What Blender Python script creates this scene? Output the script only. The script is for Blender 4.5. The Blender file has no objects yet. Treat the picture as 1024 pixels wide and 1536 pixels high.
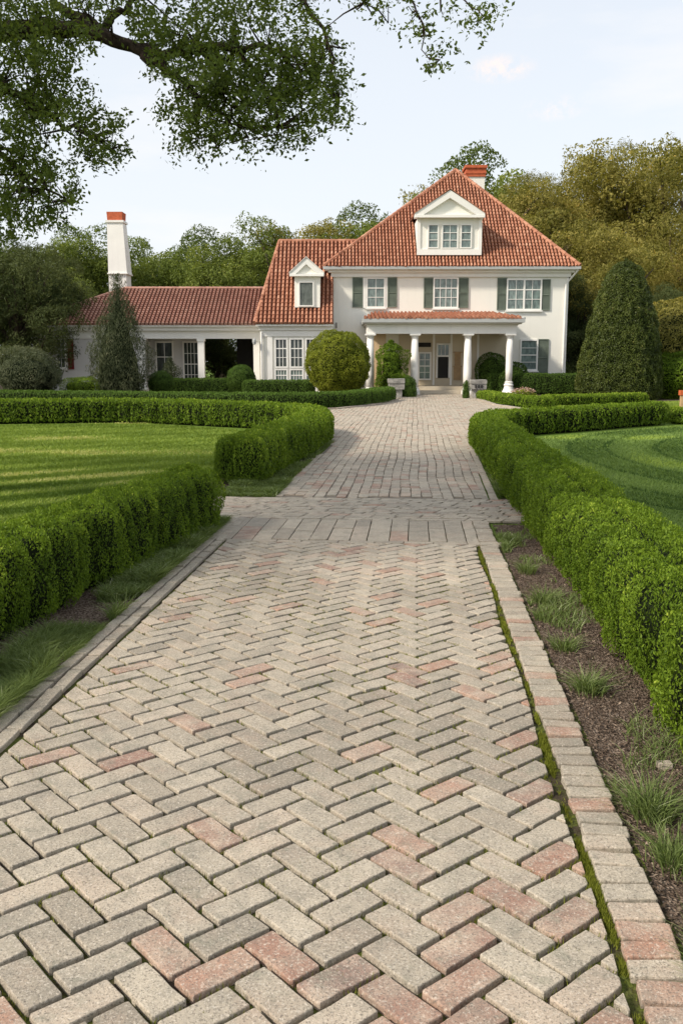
import bpy, math, random
import numpy as np
from mathutils import Vector, noise as mnoise
R = math.radians
PI = math.pi
random.seed(7)
rng = np.random.default_rng(11)
sc = bpy.context.scene
COL = sc.collection

# ------------------------------------------------------------------ camera maths
F, CX, CY, HC = 1400.0, 512.0, 768.0, 1.65
TH = math.atan(228 / F)
CT, ST = math.cos(TH), math.sin(TH)
def ray(px, py):
    u = (px - CX) / F; v = (CY - py) / F
    return (u, CT + v * ST, -ST + v * CT)
def G(px, py):
    d = ray(px, py); t = -HC / d[2]
    return (d[0] * t, d[1] * t)
def P(px, py, Y):
    d = ray(px, py); t = Y / d[1]
    return (d[0] * t, HC + d[2] * t)          # X, Z
def PX(px, Y, z=2.0):
    return (px - CX) / F * (Y * CT - (z - HC) * ST)
def proj(p):
    x, y, z = p[..., 0], p[..., 1], p[..., 2] - HC
    dep = y * CT - z * ST; up = y * ST + z * CT
    dep = np.where(dep < 0.05, 0.05, dep)
    return CX + F * x / dep, CY - F * up / dep, y * CT - z * ST
RA = math.atan(109 / F)                        # heading of the drive
RD = np.array([math.sin(RA), math.cos(RA)]); RR = np.array([math.cos(RA), -math.sin(RA)])
def road(b, a):
    p = RR * b + RD * a
    return (float(p[0]), float(p[1]))

# ------------------------------------------------------------------ tags
def tag(o, label=None, cat=None, group=None, kind=None):
    if label: o['label'] = label
    if cat: o['category'] = cat
    if group: o['group'] = group
    if kind: o['kind'] = kind
    return o
def empty(name, loc=(0, 0, 0), label=None, cat=None, group=None):
    o = bpy.data.objects.new(name, None); COL.objects.link(o)
    o.location = loc; o.empty_display_size = 0.3
    return tag(o, label, cat, group)

# ------------------------------------------------------------------ mesh builder
class MB:
    def __init__(s):
        s.v = []; s.f = []; s.m = []; s.c = []
    def add(s, vs, fs, mi=0, col=1.0):
        n = len(s.v); s.v.extend(vs); s.c.extend([col] * len(vs))
        for f in fs:
            s.f.append(tuple(i + n for i in f)); s.m.append(mi)
    def box(s, x0, x1, y0, y1, z0, z1, mi=0, col=1.0):
        vs = [(x0, y0, z0), (x1, y0, z0), (x1, y1, z0), (x0, y1, z0), (x0, y0, z1), (x1, y0, z1), (x1, y1, z1), (x0, y1, z1)]
        s.add(vs, [(0, 3, 2, 1), (4, 5, 6, 7), (0, 1, 5, 4), (1, 2, 6, 5), (2, 3, 7, 6), (3, 0, 4, 7)], mi, col)
    def prism(s, poly, y0, y1, mi=0, col=1.0):            # polygon in XZ extruded in Y (poly counter-clockwise seen from -Y)
        n = len(poly)
        vs = [(p[0], y0, p[1]) for p in poly] + [(p[0], y1, p[1]) for p in poly]
        fs = [tuple(range(n)), tuple(reversed(range(n, 2 * n)))]
        fs += [((i + 1) % n, i, n + i, n + (i + 1) % n) for i in range(n)]
        s.add(vs, fs, mi, col)
    def lathe(s, prof, c=(0, 0, 0), n=16, mi=0, col=1.0, sq=0):
        vs = []; fs = []
        for r, z in prof:
            for k in range(n):
                a = 2 * PI * k / n
                vs.append((c[0] + r * math.cos(a), c[1] + r * math.sin(a), c[2] + z))
        for j in range(len(prof) - 1):
            for k in range(n):
                a, b = j * n + k, j * n + (k + 1) % n
                fs.append((a, b, b + n, a + n))
        fs.append(tuple(reversed(range(n)))); m = (len(prof) - 1) * n
        fs.append(tuple(range(m, m + n)))
        s.add(vs, fs, mi, col)
    def tube(s, pts, rad, n=7, mi=0, col=1.0, cap=True):
        pts = [Vector(p) for p in pts]; vs = []; fs = []
        for i, p in enumerate(pts):
            t = (pts[min(i + 1, len(pts) - 1)] - pts[max(i - 1, 0)])
            if t.length < 1e-6: t = Vector((0, 0, 1))
            t.normalize()
            a = Vector((0, 0, 1)) if abs(t.z) < 0.9 else Vector((1, 0, 0))
            u = t.cross(a).normalized(); w = t.cross(u)
            for k in range(n):
                g = 2 * PI * k / n
                vs.append(tuple(p + (u * math.cos(g) + w * math.sin(g)) * rad[i]))
        for j in range(len(pts) - 1):
            for k in range(n):
                a, b = j * n + k, j * n + (k + 1) % n
                fs.append((a, b, b + n, a + n))
        if cap:
            fs.append(tuple(range(n))); m = (len(pts) - 1) * n
            fs.append(tuple(reversed(range(m, m + n))))
        s.add(vs, fs, mi, col)
    def build(s, name, mats, parent=None, loc=None, smooth=False):
        me = bpy.data.meshes.new(name); me.from_pydata(s.v, [], s.f)
        if not isinstance(mats, (list, tuple)): mats = [mats]
        for m in mats: me.materials.append(m)
        if len(mats) > 1: me.polygons.foreach_set('material_index', s.m)
        at = me.attributes.new('tint', 'FLOAT', 'POINT'); at.data.foreach_set('value', s.c)
        if smooth: me.polygons.foreach_set('use_smooth', [True] * len(s.f))
        me.update()
        o = bpy.data.objects.new(name, me); COL.objects.link(o)
        if parent is not None:
            o.parent = parent
            o.matrix_parent_inverse = parent.matrix_world.inverted() if False else o.matrix_parent_inverse
        if loc: o.location = loc
        return o

def np_mesh(name, V, FQ, mats, tint=None, mi=None, parent=None, loc=None, smooth=None):
    """V (n,3), FQ list of index arrays (k,3) or (k,4)"""
    me = bpy.data.meshes.new(name)
    V = np.asarray(V, dtype=np.float32)
    me.vertices.add(len(V)); me.vertices.foreach_set('co', V.ravel())
    loops = np.concatenate([f.ravel() for f in FQ]).astype(np.int32)
    tot = np.concatenate([np.full(len(f), f.shape[1], dtype=np.int32) for f in FQ])
    start = np.concatenate([[0], np.cumsum(tot)[:-1]]).astype(np.int32)
    me.loops.add(len(loops)); me.loops.foreach_set('vertex_index', loops)
    me.polygons.add(len(tot)); me.polygons.foreach_set('loop_start', start)
    try: me.polygons.foreach_set('loop_total', tot)
    except Exception: pass
    if not isinstance(mats, (list, tuple)): mats = [mats]
    for m in mats: me.materials.append(m)
    if mi is not None: me.polygons.foreach_set('material_index', np.asarray(mi, dtype=np.int32))
    if smooth is not None: me.polygons.foreach_set('use_smooth', np.asarray(smooth, dtype=bool))
    me.update(calc_edges=True)
    if tint is not None:
        at = me.attributes.new('tint', 'FLOAT', 'POINT'); at.data.foreach_set('value', np.asarray(tint, dtype=np.float32))
    o = bpy.data.objects.new(name, me); COL.objects.link(o)
    if parent is not None: o.parent = parent
    if loc: o.location = loc
    return o

# ------------------------------------------------------------------ vector noise
def _h(ix, iy, iz, s):
    n = (ix * 374761393 + iy * 668265263 + iz * 2147483647 + s * 1274126177) & 0xFFFFFFFF
    n = ((n ^ (n >> 13)) * 1274126177) & 0xFFFFFFFF
    return ((n ^ (n >> 16)) & 0xFFFF) / 65535.0
def vnoise(p, f=1.0, seed=0):
    q = np.asarray(p, dtype=np.float64) * f + 1000.0
    i = np.floor(q).astype(np.int64); t = q - i; t = t * t * (3 - 2 * t)
    out = 0
    for dx in (0, 1):
        for dy in (0, 1):
            for dz in (0, 1):
                w = (t[:, 0] if dx else 1 - t[:, 0]) * (t[:, 1] if dy else 1 - t[:, 1]) * (t[:, 2] if dz else 1 - t[:, 2])
                out = out + w * _h(i[:, 0] + dx, i[:, 1] + dy, i[:, 2] + dz, seed)
    return out                                   # 0..1
def unit(a):
    return a / np.maximum(np.linalg.norm(a, axis=1, keepdims=True), 1e-9)

# ------------------------------------------------------------------ materials
def newmat(name):
    m = bpy.data.materials.new(name); m.use_nodes = True
    nt = m.node_tree; nt.nodes.clear()
    out = nt.nodes.new('ShaderNodeOutputMaterial')
    return m, nt, out
def N(nt, t, **k):
    n = nt.nodes.new(t)
    for a, b in k.items(): setattr(n, a, b)
    return n
def noise_fac(nt, scale, detail=3, vec=None, rough=0.55):
    n = N(nt, 'ShaderNodeTexNoise'); n.inputs['Scale'].default_value = scale
    n.inputs['Detail'].default_value = detail; n.inputs['Roughness'].default_value = rough
    if vec: nt.links.new(vec, n.inputs['Vector'])
    return n.outputs['Fac']
def ramp(nt, fac, stops):
    r = N(nt, 'ShaderNodeValToRGB'); e = r.color_ramp.elements
    while len(e) < len(stops): e.new(0.5)
    for el, (p, c) in zip(e, stops):
        el.position = p; el.color = (*c, 1)
    nt.links.new(fac, r.inputs['Fac']); return r.outputs['Color']
def mixc(nt, fac, a, b, mode='MIX'):
    m = N(nt, 'ShaderNodeMix', data_type='RGBA', blend_type=mode)
    for sock, val in ((m.inputs[0], fac), (m.inputs[6], a), (m.inputs[7], b)):
        if hasattr(val, 'is_linked') or hasattr(val, 'links'): nt.links.new(val, sock)
        elif isinstance(val, (int, float)): sock.default_value = val
        else: sock.default_value = (*val, 1)
    return m.outputs[2]
def mapr(nt, v, a, b, c=0.0, d=1.0):
    n = N(nt, 'ShaderNodeMapRange'); nt.links.new(v, n.inputs[0])
    for i, x in zip((1, 2, 3, 4), (a, b, c, d)): n.inputs[i].default_value = x
    return n.outputs[0]
def objco(nt):
    return N(nt, 'ShaderNodeTexCoord').outputs['Object']
def geopos(nt):
    return N(nt, 'ShaderNodeNewGeometry').outputs['Position']
def attr(nt, name='tint'):
    return N(nt, 'ShaderNodeAttribute', attribute_name=name).outputs['Fac']

def simple(name, col, rough=0.6, var=0.12, scale=3.0, bump=0.0, bscale=40, spec=0.3, streak=False):
    m, nt, out = newmat(name)
    b = N(nt, 'ShaderNodeBsdfPrincipled'); co = objco(nt)
    f = noise_fac(nt, scale, 5, co)
    c = ramp(nt, f, [(0.25, tuple(x * (1 - var) for x in col)), (0.75, tuple(min(x * (1 + var * .5), 1) for x in col))])
    if streak:
        mp = N(nt, 'ShaderNodeMapping'); mp.inputs['Scale'].default_value = (5, 5, 0.35); nt.links.new(co, mp.inputs[0])
        s = mapr(nt, noise_fac(nt, 1.0, 5, mp.outputs[0], 0.7), 0.52, 0.8, 0, 0.16)
        c = mixc(nt, s, c, tuple(x * 0.62 for x in col))
    nt.links.new(c, b.inputs['Base Color'])
    b.inputs['Roughness'].default_value = rough; b.inputs['Specular IOR Level'].default_value = spec
    if bump:
        bp = N(nt, 'ShaderNodeBump'); bp.inputs['Strength'].default_value = bump; bp.inputs['Distance'].default_value = 0.02
        nt.links.new(noise_fac(nt, bscale, 4, co), bp.inputs['Height']); nt.links.new(bp.outputs[0], b.inputs['Normal'])
    nt.links.new(b.outputs[0], out.inputs[0]); return m

def leafmat(name, dark, light, trans=0.3, rough=0.5, spec=0.25, shift=None):
    spec *= .45
    """leaf pigment varies leaf by leaf and bush by bush (tint attribute); hedges add painted light"""
    m, nt, out = newmat(name)
    t = attr(nt)
    mid = tuple((a + b) / 2 for a, b in zip(dark, light))
    stops = [(0.0, dark), (0.5, mid), (0.9, light)]
    if shift: stops.append((1.0, shift))
    c = ramp(nt, t, stops)
    b = N(nt, 'ShaderNodeBsdfPrincipled'); nt.links.new(c, b.inputs['Base Color'])
    b.inputs['Roughness'].default_value = rough; b.inputs['Specular IOR Level'].default_value = spec
    tr = N(nt, 'ShaderNodeBsdfTranslucent')
    c2 = mixc(nt, 1.0, c, (1.0, 1.0, 0.45), 'MULTIPLY'); nt.links.new(c2, tr.inputs['Color'])
    mx = N(nt, 'ShaderNodeMixShader'); mx.inputs[0].default_value = trans
    nt.links.new(b.outputs[0], mx.inputs[1]); nt.links.new(tr.outputs[0], mx.inputs[2])
    nt.links.new(mx.outputs[0], out.inputs[0]); return m

def paver_mat():
    m, nt, out = newmat('paver_stone')
    pos = geopos(nt); t = attr(nt)
    # tint < 1: grey-beige value ; tint > 1: pink/terracotta amount in the fraction
    base = ramp(nt, mapr(nt, t, 0.0, 1.0), [(0.0, (0.27, 0.232, 0.182)), (0.35, (0.375, 0.325, 0.255)), (0.7, (0.47, 0.41, 0.322)), (1.0, (0.47, 0.37, 0.285))])
    pink = ramp(nt, mapr(nt, t, 1.0, 2.0), [(0.0, (0.41, 0.285, 0.22)), (0.5, (0.38, 0.22, 0.155)), (1.0, (0.28, 0.175, 0.14))])
    patch = mapr(nt, noise_fac(nt, 9.0, 3, pos), 0.30, 0.60, 0.0, 1.0)
    base = mixc(nt, mapr(nt, noise_fac(nt, 3.2, 5, pos, 0.7), 0.52, 0.72, 0, 0.5), base, (0.40, 0.285, 0.215))
    isp = N(nt, 'ShaderNodeMath', operation='GREATER_THAN'); nt.links.new(t, isp.inputs[0]); isp.inputs[1].default_value = 1.0
    mul = N(nt, 'ShaderNodeMath', operation='MULTIPLY'); nt.links.new(isp.outputs[0], mul.inputs[0]); nt.links.new(patch, mul.inputs[1])
    c = mixc(nt, mul.outputs[0], base, pink)
    # weather stains
    st = mapr(nt, noise_fac(nt, 7.0, 7, pos, 0.72), 0.44, 0.68, 0, 0.6)
    c = mixc(nt, st, c, (0.20, 0.185, 0.155))
    # aggregate speckle
    sp = noise_fac(nt, 130.0, 3, pos, 0.85)
    c = mixc(nt, mapr(nt, sp, 0.52, 0.62, 0, 0.8), c, (0.12, 0.105, 0.088))
    c = mixc(nt, mapr(nt, noise_fac(nt, 105.0, 3, pos, 0.85), 0.54, 0.66, 0, 0.6), c, (0.70, 0.63, 0.53))
    gr = mapr(nt, noise_fac(nt, 14.0, 5, pos, 0.7), 0.56, 0.72, 0, 0.3)
    c = mixc(nt, gr, c, (0.20, 0.215, 0.15))
    b = N(nt, 'ShaderNodeBsdfPrincipled'); nt.links.new(c, b.inputs['Base Color'])
    b.inputs['Roughness'].default_value = 0.85; b.inputs['Specular IOR Level'].default_value = 0.2
    bp = N(nt, 'ShaderNodeBump'); bp.inputs['Strength'].default_value = 0.7; bp.inputs['Distance'].default_value = 0.004
    nt.links.new(noise_fac(nt, 150.0, 4, pos, 0.7), bp.inputs['Height'])
    bp2 = N(nt, 'ShaderNodeBump'); bp2.inputs['Strength'].default_value = 0.5; bp2.inputs['Distance'].default_value = 0.01
    nt.links.new(noise_fac(nt, 22.0, 3, pos, 0.6), bp2.inputs['Height']); nt.links.new(bp.outputs[0], bp2.inputs['Normal'])
    nt.links.new(bp2.outputs[0], b.inputs['Normal']); nt.links.new(b.outputs[0], out.inputs[0]); return m

def bed_mat():
    m, nt, out = newmat('joint_sand_and_moss'); pos = geopos(nt)
    soil = ramp(nt, noise_fac(nt, 60, 4, pos), [(0.3, (0.03, 0.022, 0.015)), (0.7, (0.085, 0.065, 0.045))])
    moss = ramp(nt, noise_fac(nt, 90, 4, pos), [(0.3, (0.05, 0.065, 0.012)), (0.7, (0.15, 0.18, 0.035))])
    fac = mapr(nt, noise_fac(nt, 3.2, 6, pos, 0.75), 0.42, 0.56, 0, 0.9)
    c = mixc(nt, fac, soil, moss)
    b = N(nt, 'ShaderNodeBsdfPrincipled'); nt.links.new(c, b.inputs['Base Color']); b.inputs['Roughness'].default_value = 0.95
    b.inputs['Specular IOR Level'].default_value = 0.1
    bp = N(nt, 'ShaderNodeBump'); bp.inputs['Strength'].default_value = 1.0; bp.inputs['Distance'].default_value = 0.012
    nt.links.new(noise_fac(nt, 120, 4, pos), bp.inputs['Height']); nt.links.new(bp.outputs[0], b.inputs['Normal'])
    nt.links.new(b.outputs[0], out.inputs[0]); return m

def mulch_mat():
    m, nt, out = newmat('mulch_soil'); pos = geopos(nt)
    v = N(nt, 'ShaderNodeTexVoronoi'); v.inputs['Scale'].default_value = 90; nt.links.new(pos, v.inputs['Vector'])
    c = ramp(nt, v.outputs['Color'], [(0.2, (0.07, 0.05, 0.036)), (0.6, (0.17, 0.125, 0.095)), (0.95, (0.34, 0.27, 0.21))])
    b = N(nt, 'ShaderNodeBsdfPrincipled'); nt.links.new(c, b.inputs['Base Color']); b.inputs['Roughness'].default_value = 0.95
    b.inputs['Specular IOR Level'].default_value = 0.1
    bp = N(nt, 'ShaderNodeBump'); bp.inputs['Strength'].default_value = 1.0; bp.inputs['Distance'].default_value = 0.015
    nt.links.new(v.outputs['Distance'], bp.inputs['Height']); nt.links.new(bp.outputs[0], b.inputs['Normal'])
    nt.links.new(b.outputs[0], out.inputs[0]); return m

def lawn_mat():
    m, nt, out = newmat('lawn_ground'); pos = geopos(nt)
    c = ramp(nt, noise_fac(nt, 35, 5, pos, 0.7), [(0.25, (0.085, 0.145, 0.016)), (0.75, (0.15, 0.23, 0.03))])
    c = mixc(nt, mapr(nt, noise_fac(nt, 0.35, 4, pos), 0.4, 0.7, 0, 0.5), c, (0.10, 0.15, 0.03))
    b = N(nt, 'ShaderNodeBsdfPrincipled'); nt.links.new(c, b.inputs['Base Color']); b.inputs['Roughness'].default_value = 0.9
    b.inputs['Specular IOR Level'].default_value = 0.15
    bp = N(nt, 'ShaderNodeBump'); bp.inputs['Strength'].default_value = 0.8; bp.inputs['Distance'].default_value = 0.02
    nt.links.new(noise_fac(nt, 60, 4, pos, 0.8), bp.inputs['Height']); nt.links.new(bp.outputs[0], b.inputs['Normal'])
    nt.links.new(b.outputs[0], out.inputs[0]); return m

def tile_mat(name, c0, c1, c2):
    m, nt, out = newmat(name); pos = geopos(nt); t = attr(nt)
    c = ramp(nt, t, [(0.0, c0), (0.5, c1), (1.0, c2)])
    c = mixc(nt, mapr(nt, noise_fac(nt, 0.8, 5, pos, 0.7), 0.5, 0.75, 0, 0.4), c, tuple(x * 0.55 for x in c0))
    c = mixc(nt, mapr(nt, noise_fac(nt, 9, 4, pos, 0.7), 0.55, 0.75, 0, 0.3), c, (0.50, 0.32, 0.22))
    b = N(nt, 'ShaderNodeBsdfPrincipled'); nt.links.new(c, b.inputs['Base Color']); b.inputs['Roughness'].default_value = 0.75
    b.inputs['Specular IOR Level'].default_value = 0.25
    nt.links.new(b.outputs[0], out.inputs[0]); return m

def glass_mat(name, col, rough=0.06, curtain=True):
    m, nt, out = newmat(name); co = objco(nt)
    b = N(nt, 'ShaderNodeBsdfPrincipled')
    mp = N(nt, 'ShaderNodeMapping'); mp.inputs['Scale'].default_value = (3, 3, 1.2); nt.links.new(co, mp.inputs[0])
    f = noise_fac(nt, 2.2, 4, mp.outputs[0], 0.6)
    c = ramp(nt, f, [(0.35, tuple(x * .45 for x in col)), (0.65, col)])
    nt.links.new(c, b.inputs['Base Color']); b.inputs['Roughness'].default_value = rough
    b.inputs['Specular IOR Level'].default_value = 0.6
    bp = N(nt, 'ShaderNodeBump'); bp.inputs['Strength'].default_value = 0.06; nt.links.new(noise_fac(nt, 2.0, 2, co), bp.inputs['Height'])
    nt.links.new(bp.outputs[0], b.inputs['Normal'])
    nt.links.new(b.outputs[0], out.inputs[0]); return m

def bark_mat(name, a, b_):
    m, nt, out = newmat(name); pos = geopos(nt)
    mp = N(nt, 'ShaderNodeMapping'); mp.inputs['Scale'].default_value = (14, 14, 5); nt.links.new(pos, mp.inputs[0])
    f = noise_fac(nt, 1.2, 6, mp.outputs[0], 0.7)
    c = ramp(nt, f, [(0.3, a), (0.7, b_)])
    b = N(nt, 'ShaderNodeBsdfPrincipled'); nt.links.new(c, b.inputs['Base Color']); b.inputs['Roughness'].default_value = 0.9
    b.inputs['Specular IOR Level'].default_value = 0.1
    bp = N(nt, 'ShaderNodeBump'); bp.inputs['Strength'].default_value = 0.9; bp.inputs['Distance'].default_value = 0.02
    nt.links.new(f, bp.inputs['Height']); nt.links.new(bp.outputs[0], b.inputs['Normal'])
    nt.links.new(b.outputs[0], out.inputs[0]); return m

M = {}
M['paver'] = paver_mat(); M['bed'] = bed_mat(); M['mulch'] = mulch_mat(); M['lawn'] = lawn_mat()
M['stucco'] = simple('stucco_wall', (0.84, 0.82, 0.745), 0.9, 0.05, 0.6, 0.25, 25, 0.15, streak=True)
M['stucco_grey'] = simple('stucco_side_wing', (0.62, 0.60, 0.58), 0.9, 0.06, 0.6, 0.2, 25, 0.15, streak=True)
M['trim'] = simple('white_trim_paint', (0.84, 0.82, 0.77), 0.5, 0.06, 1.5, 0, 40, 0.35, streak=True)
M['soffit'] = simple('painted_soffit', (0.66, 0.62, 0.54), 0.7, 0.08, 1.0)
M['gutter'] = simple('grey_metal_gutter', (0.42, 0.43, 0.42), 0.4, 0.1, 2.0)
M['shutter'] = simple('green_shutter_paint', (0.15, 0.18, 0.14), 0.55, 0.25, 3.0, streak=True)
M['redshutter'] = simple('dark_red_shutter_paint', (0.16, 0.018, 0.016), 0.5, 0.2, 3.0)
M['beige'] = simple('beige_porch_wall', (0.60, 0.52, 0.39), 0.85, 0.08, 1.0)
M['tan'] = simple('tan_plaster_pillar', (0.62, 0.45, 0.27), 0.85, 0.1, 2.0)
M['wood'] = simple('weathered_pale_wood', (0.42, 0.28, 0.15), 0.7, 0.25, 6.0)
M['dark'] = simple('dark_interior', (0.025, 0.024, 0.022), 0.8, 0.2, 2.0)
M['stone'] = simple('rough_grey_stone', (0.30, 0.285, 0.26), 0.9, 0.45, 7.0, 0.9, 18, 0.2)
M['kerb'] = simple('pale_kerb_stone', (0.42, 0.36, 0.29), 0.9, 0.3, 6.0, 0.5, 30, 0.2)
M['brick'] = simple('chimney_red_brick', (0.52, 0.13, 0.06), 0.85, 0.3, 6.0, 0.3, 20, 0.2)
M['orange'] = simple('orange_post_paint', (0.55, 0.12, 0.04), 0.6, 0.2, 5.0)
M['glass'] = glass_mat('window_glass_green', (0.23, 0.30, 0.28))
M['glassdark'] = glass_mat('window_glass_dark', (0.07, 0.085, 0.08))
M['glassgrey'] = glass_mat('dormer_blind_glass', (0.15, 0.17, 0.15), 0.25)
M['step'] = simple('porch_step_stone', (0.56, 0.49, 0.38), 0.8, 0.12, 2.0)
M['tile'] = tile_mat('terracotta_tile', (0.26, 0.105, 0.062), (0.42, 0.185, 0.112), (0.56, 0.31, 0.205))
M['tilewing'] = tile_mat('weathered_pink_tile', (0.32, 0.165, 0.125), (0.43, 0.235, 0.18), (0.50, 0.31, 0.24))
M['tileunder'] = simple('roof_underlay_shade', (0.15, 0.05, 0.03), 0.9)  # dark sheet under the tiles; shade between tile columns put into its colour
M['bark'] = bark_mat('oak_bark', (0.018, 0.013, 0.010), (0.075, 0.055, 0.042))
M['barklight'] = bark_mat('pale_bark', (0.06, 0.045, 0.035), (0.17, 0.135, 0.10))
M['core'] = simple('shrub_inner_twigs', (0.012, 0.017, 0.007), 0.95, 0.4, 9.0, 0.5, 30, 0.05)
M['hedge'] = leafmat('clipped_hedge_leaves', (0.055, 0.105, 0.010), (0.21, 0.31, 0.028), 0.34, 0.5, 0.25, (0.38, 0.46, 0.06))
M['hedgedark'] = leafmat('dark_hedge_leaves', (0.035, 0.07, 0.011), (0.105, 0.18, 0.03), 0.25)
M['boxyellow'] = leafmat('golden_green_shrub_leaves', (0.09, 0.12, 0.008), (0.30, 0.33, 0.035), 0.3, 0.45, 0.3, (0.36, 0.36, 0.07))
M['cone'] = leafmat('dark_glossy_cone_leaves', (0.028, 0.045, 0.009), (0.115, 0.14, 0.028), 0.15, 0.42, 0.4, (0.26, 0.24, 0.07))
M['juniper'] = leafmat('grey_green_juniper_foliage', (0.035, 0.05, 0.022), (0.14, 0.155, 0.085), 0.2, 0.6, 0.2, (0.27, 0.26, 0.16))
M['oakleaf'] = leafmat('oak_leaves', (0.07, 0.10, 0.025), (0.19, 0.245, 0.06), 0.5, 0.5, 0.25, (0.20, 0.26, 0.05))
M['treegreen'] = leafmat('green_tree_leaves', (0.085, 0.12, 0.024), (0.24, 0.29, 0.07), 0.4, 0.55, 0.2, (0.34, 0.36, 0.10))
M['treeolive'] = leafmat('olive_tree_leaves', (0.14, 0.14, 0.032), (0.44, 0.38, 0.11), 0.42, 0.55, 0.2, (0.60, 0.42, 0.12))
M['treedark'] = leafmat('dark_tree_leaves', (0.035, 0.052, 0.018), (0.115, 0.135, 0.05), 0.25, 0.6, 0.15)
M['grass'] = leafmat('lawn_blades', (0.10, 0.155, 0.025), (0.27, 0.35, 0.07), 0.35, 0.6, 0.15, (0.48, 0.48, 0.17))
M['grass_shade'] = leafmat('shaded_lawn_blades', (0.07, 0.125, 0.035), (0.21, 0.30, 0.085), 0.3, 0.6, 0.15, (0.28, 0.37, 0.08))  # shaded copy of the lawn blades: shade put into a cooler, darker colour
M['wildgrass'] = leafmat('loose_grass_blades', (0.085, 0.125, 0.035), (0.25, 0.32, 0.11), 0.4, 0.55, 0.2, (0.46, 0.50, 0.30))
M['moss'] = leafmat('moss_tufts', (0.10, 0.11, 0.015), (0.27, 0.30, 0.045), 0.3, 0.7, 0.1, (0.42, 0.44, 0.09))
M['chip'] = leafmat('bark_chips', (0.06, 0.042, 0.03), (0.21, 0.155, 0.115), 0.0, 0.9, 0.1, (0.36, 0.28, 0.21))
M['petal'] = leafmat('pale_pink_blooms', (0.30, 0.16, 0.12), (0.62, 0.44, 0.38), 0.3)
M['rock'] = simple('brown_boulder', (0.24, 0.19, 0.14), 0.9, 0.35, 4.0, 0.9, 9, 0.15)

# ------------------------------------------------------------------ leaves
def leaf_geo(p, n, size, asp=0.55, rnd=0.7, up=0.0, r=None):
    r = r or rng
    k = len(p)
    nn = unit(n + r.normal(0, rnd, (k, 3)))
    t = unit(np.cross(nn, r.normal(0, 1, (k, 3))) + np.array([0, 0, up]))
    b = unit(np.cross(nn, t)); s = size[:, None]
    V = np.empty((k, 4, 3))
    V[:, 0] = p - t * s; V[:, 1] = p + b * s * asp + nn * s * .12; V[:, 2] = p + t * s; V[:, 3] = p - b * s * asp + nn * s * .12
    Fq = np.arange(k * 4).reshape(k, 4)
    return V.reshape(-1, 3), Fq

def foliage_obj(name, p, n, size, tint, mat, core=None, asp=0.55, rnd=0.7, up=0.0, parent=None, loc=None):
    V, Fq = leaf_geo(p, n, size, asp, rnd, up)
    T = np.repeat(np.clip(tint, 0, 1), 4)
    if core is None:
        return np_mesh(name, V, [Fq], [mat], T, parent=parent, loc=loc)
    cv, cf = core
    nv = len(V)
    return np_mesh(name, np.vstack([V, cv]), [Fq] + [f + nv for f in cf], [mat, M['core']],
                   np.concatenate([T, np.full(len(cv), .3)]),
                   mi=np.concatenate([np.zeros(len(Fq), int)] + [np.ones(len(f), int) for f in cf]), parent=parent, loc=loc)

def grid_faces(nu, nv, wrap=True):
    i = np.arange(nu - 1)[:, None]; j = np.arange(nv if wrap else nv - 1)[None, :]
    a = i * nv + j; b = i * nv + (j + 1) % nv
    return np.stack([a, b, b + nv, a + nv], -1).reshape(-1, 4)

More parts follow.
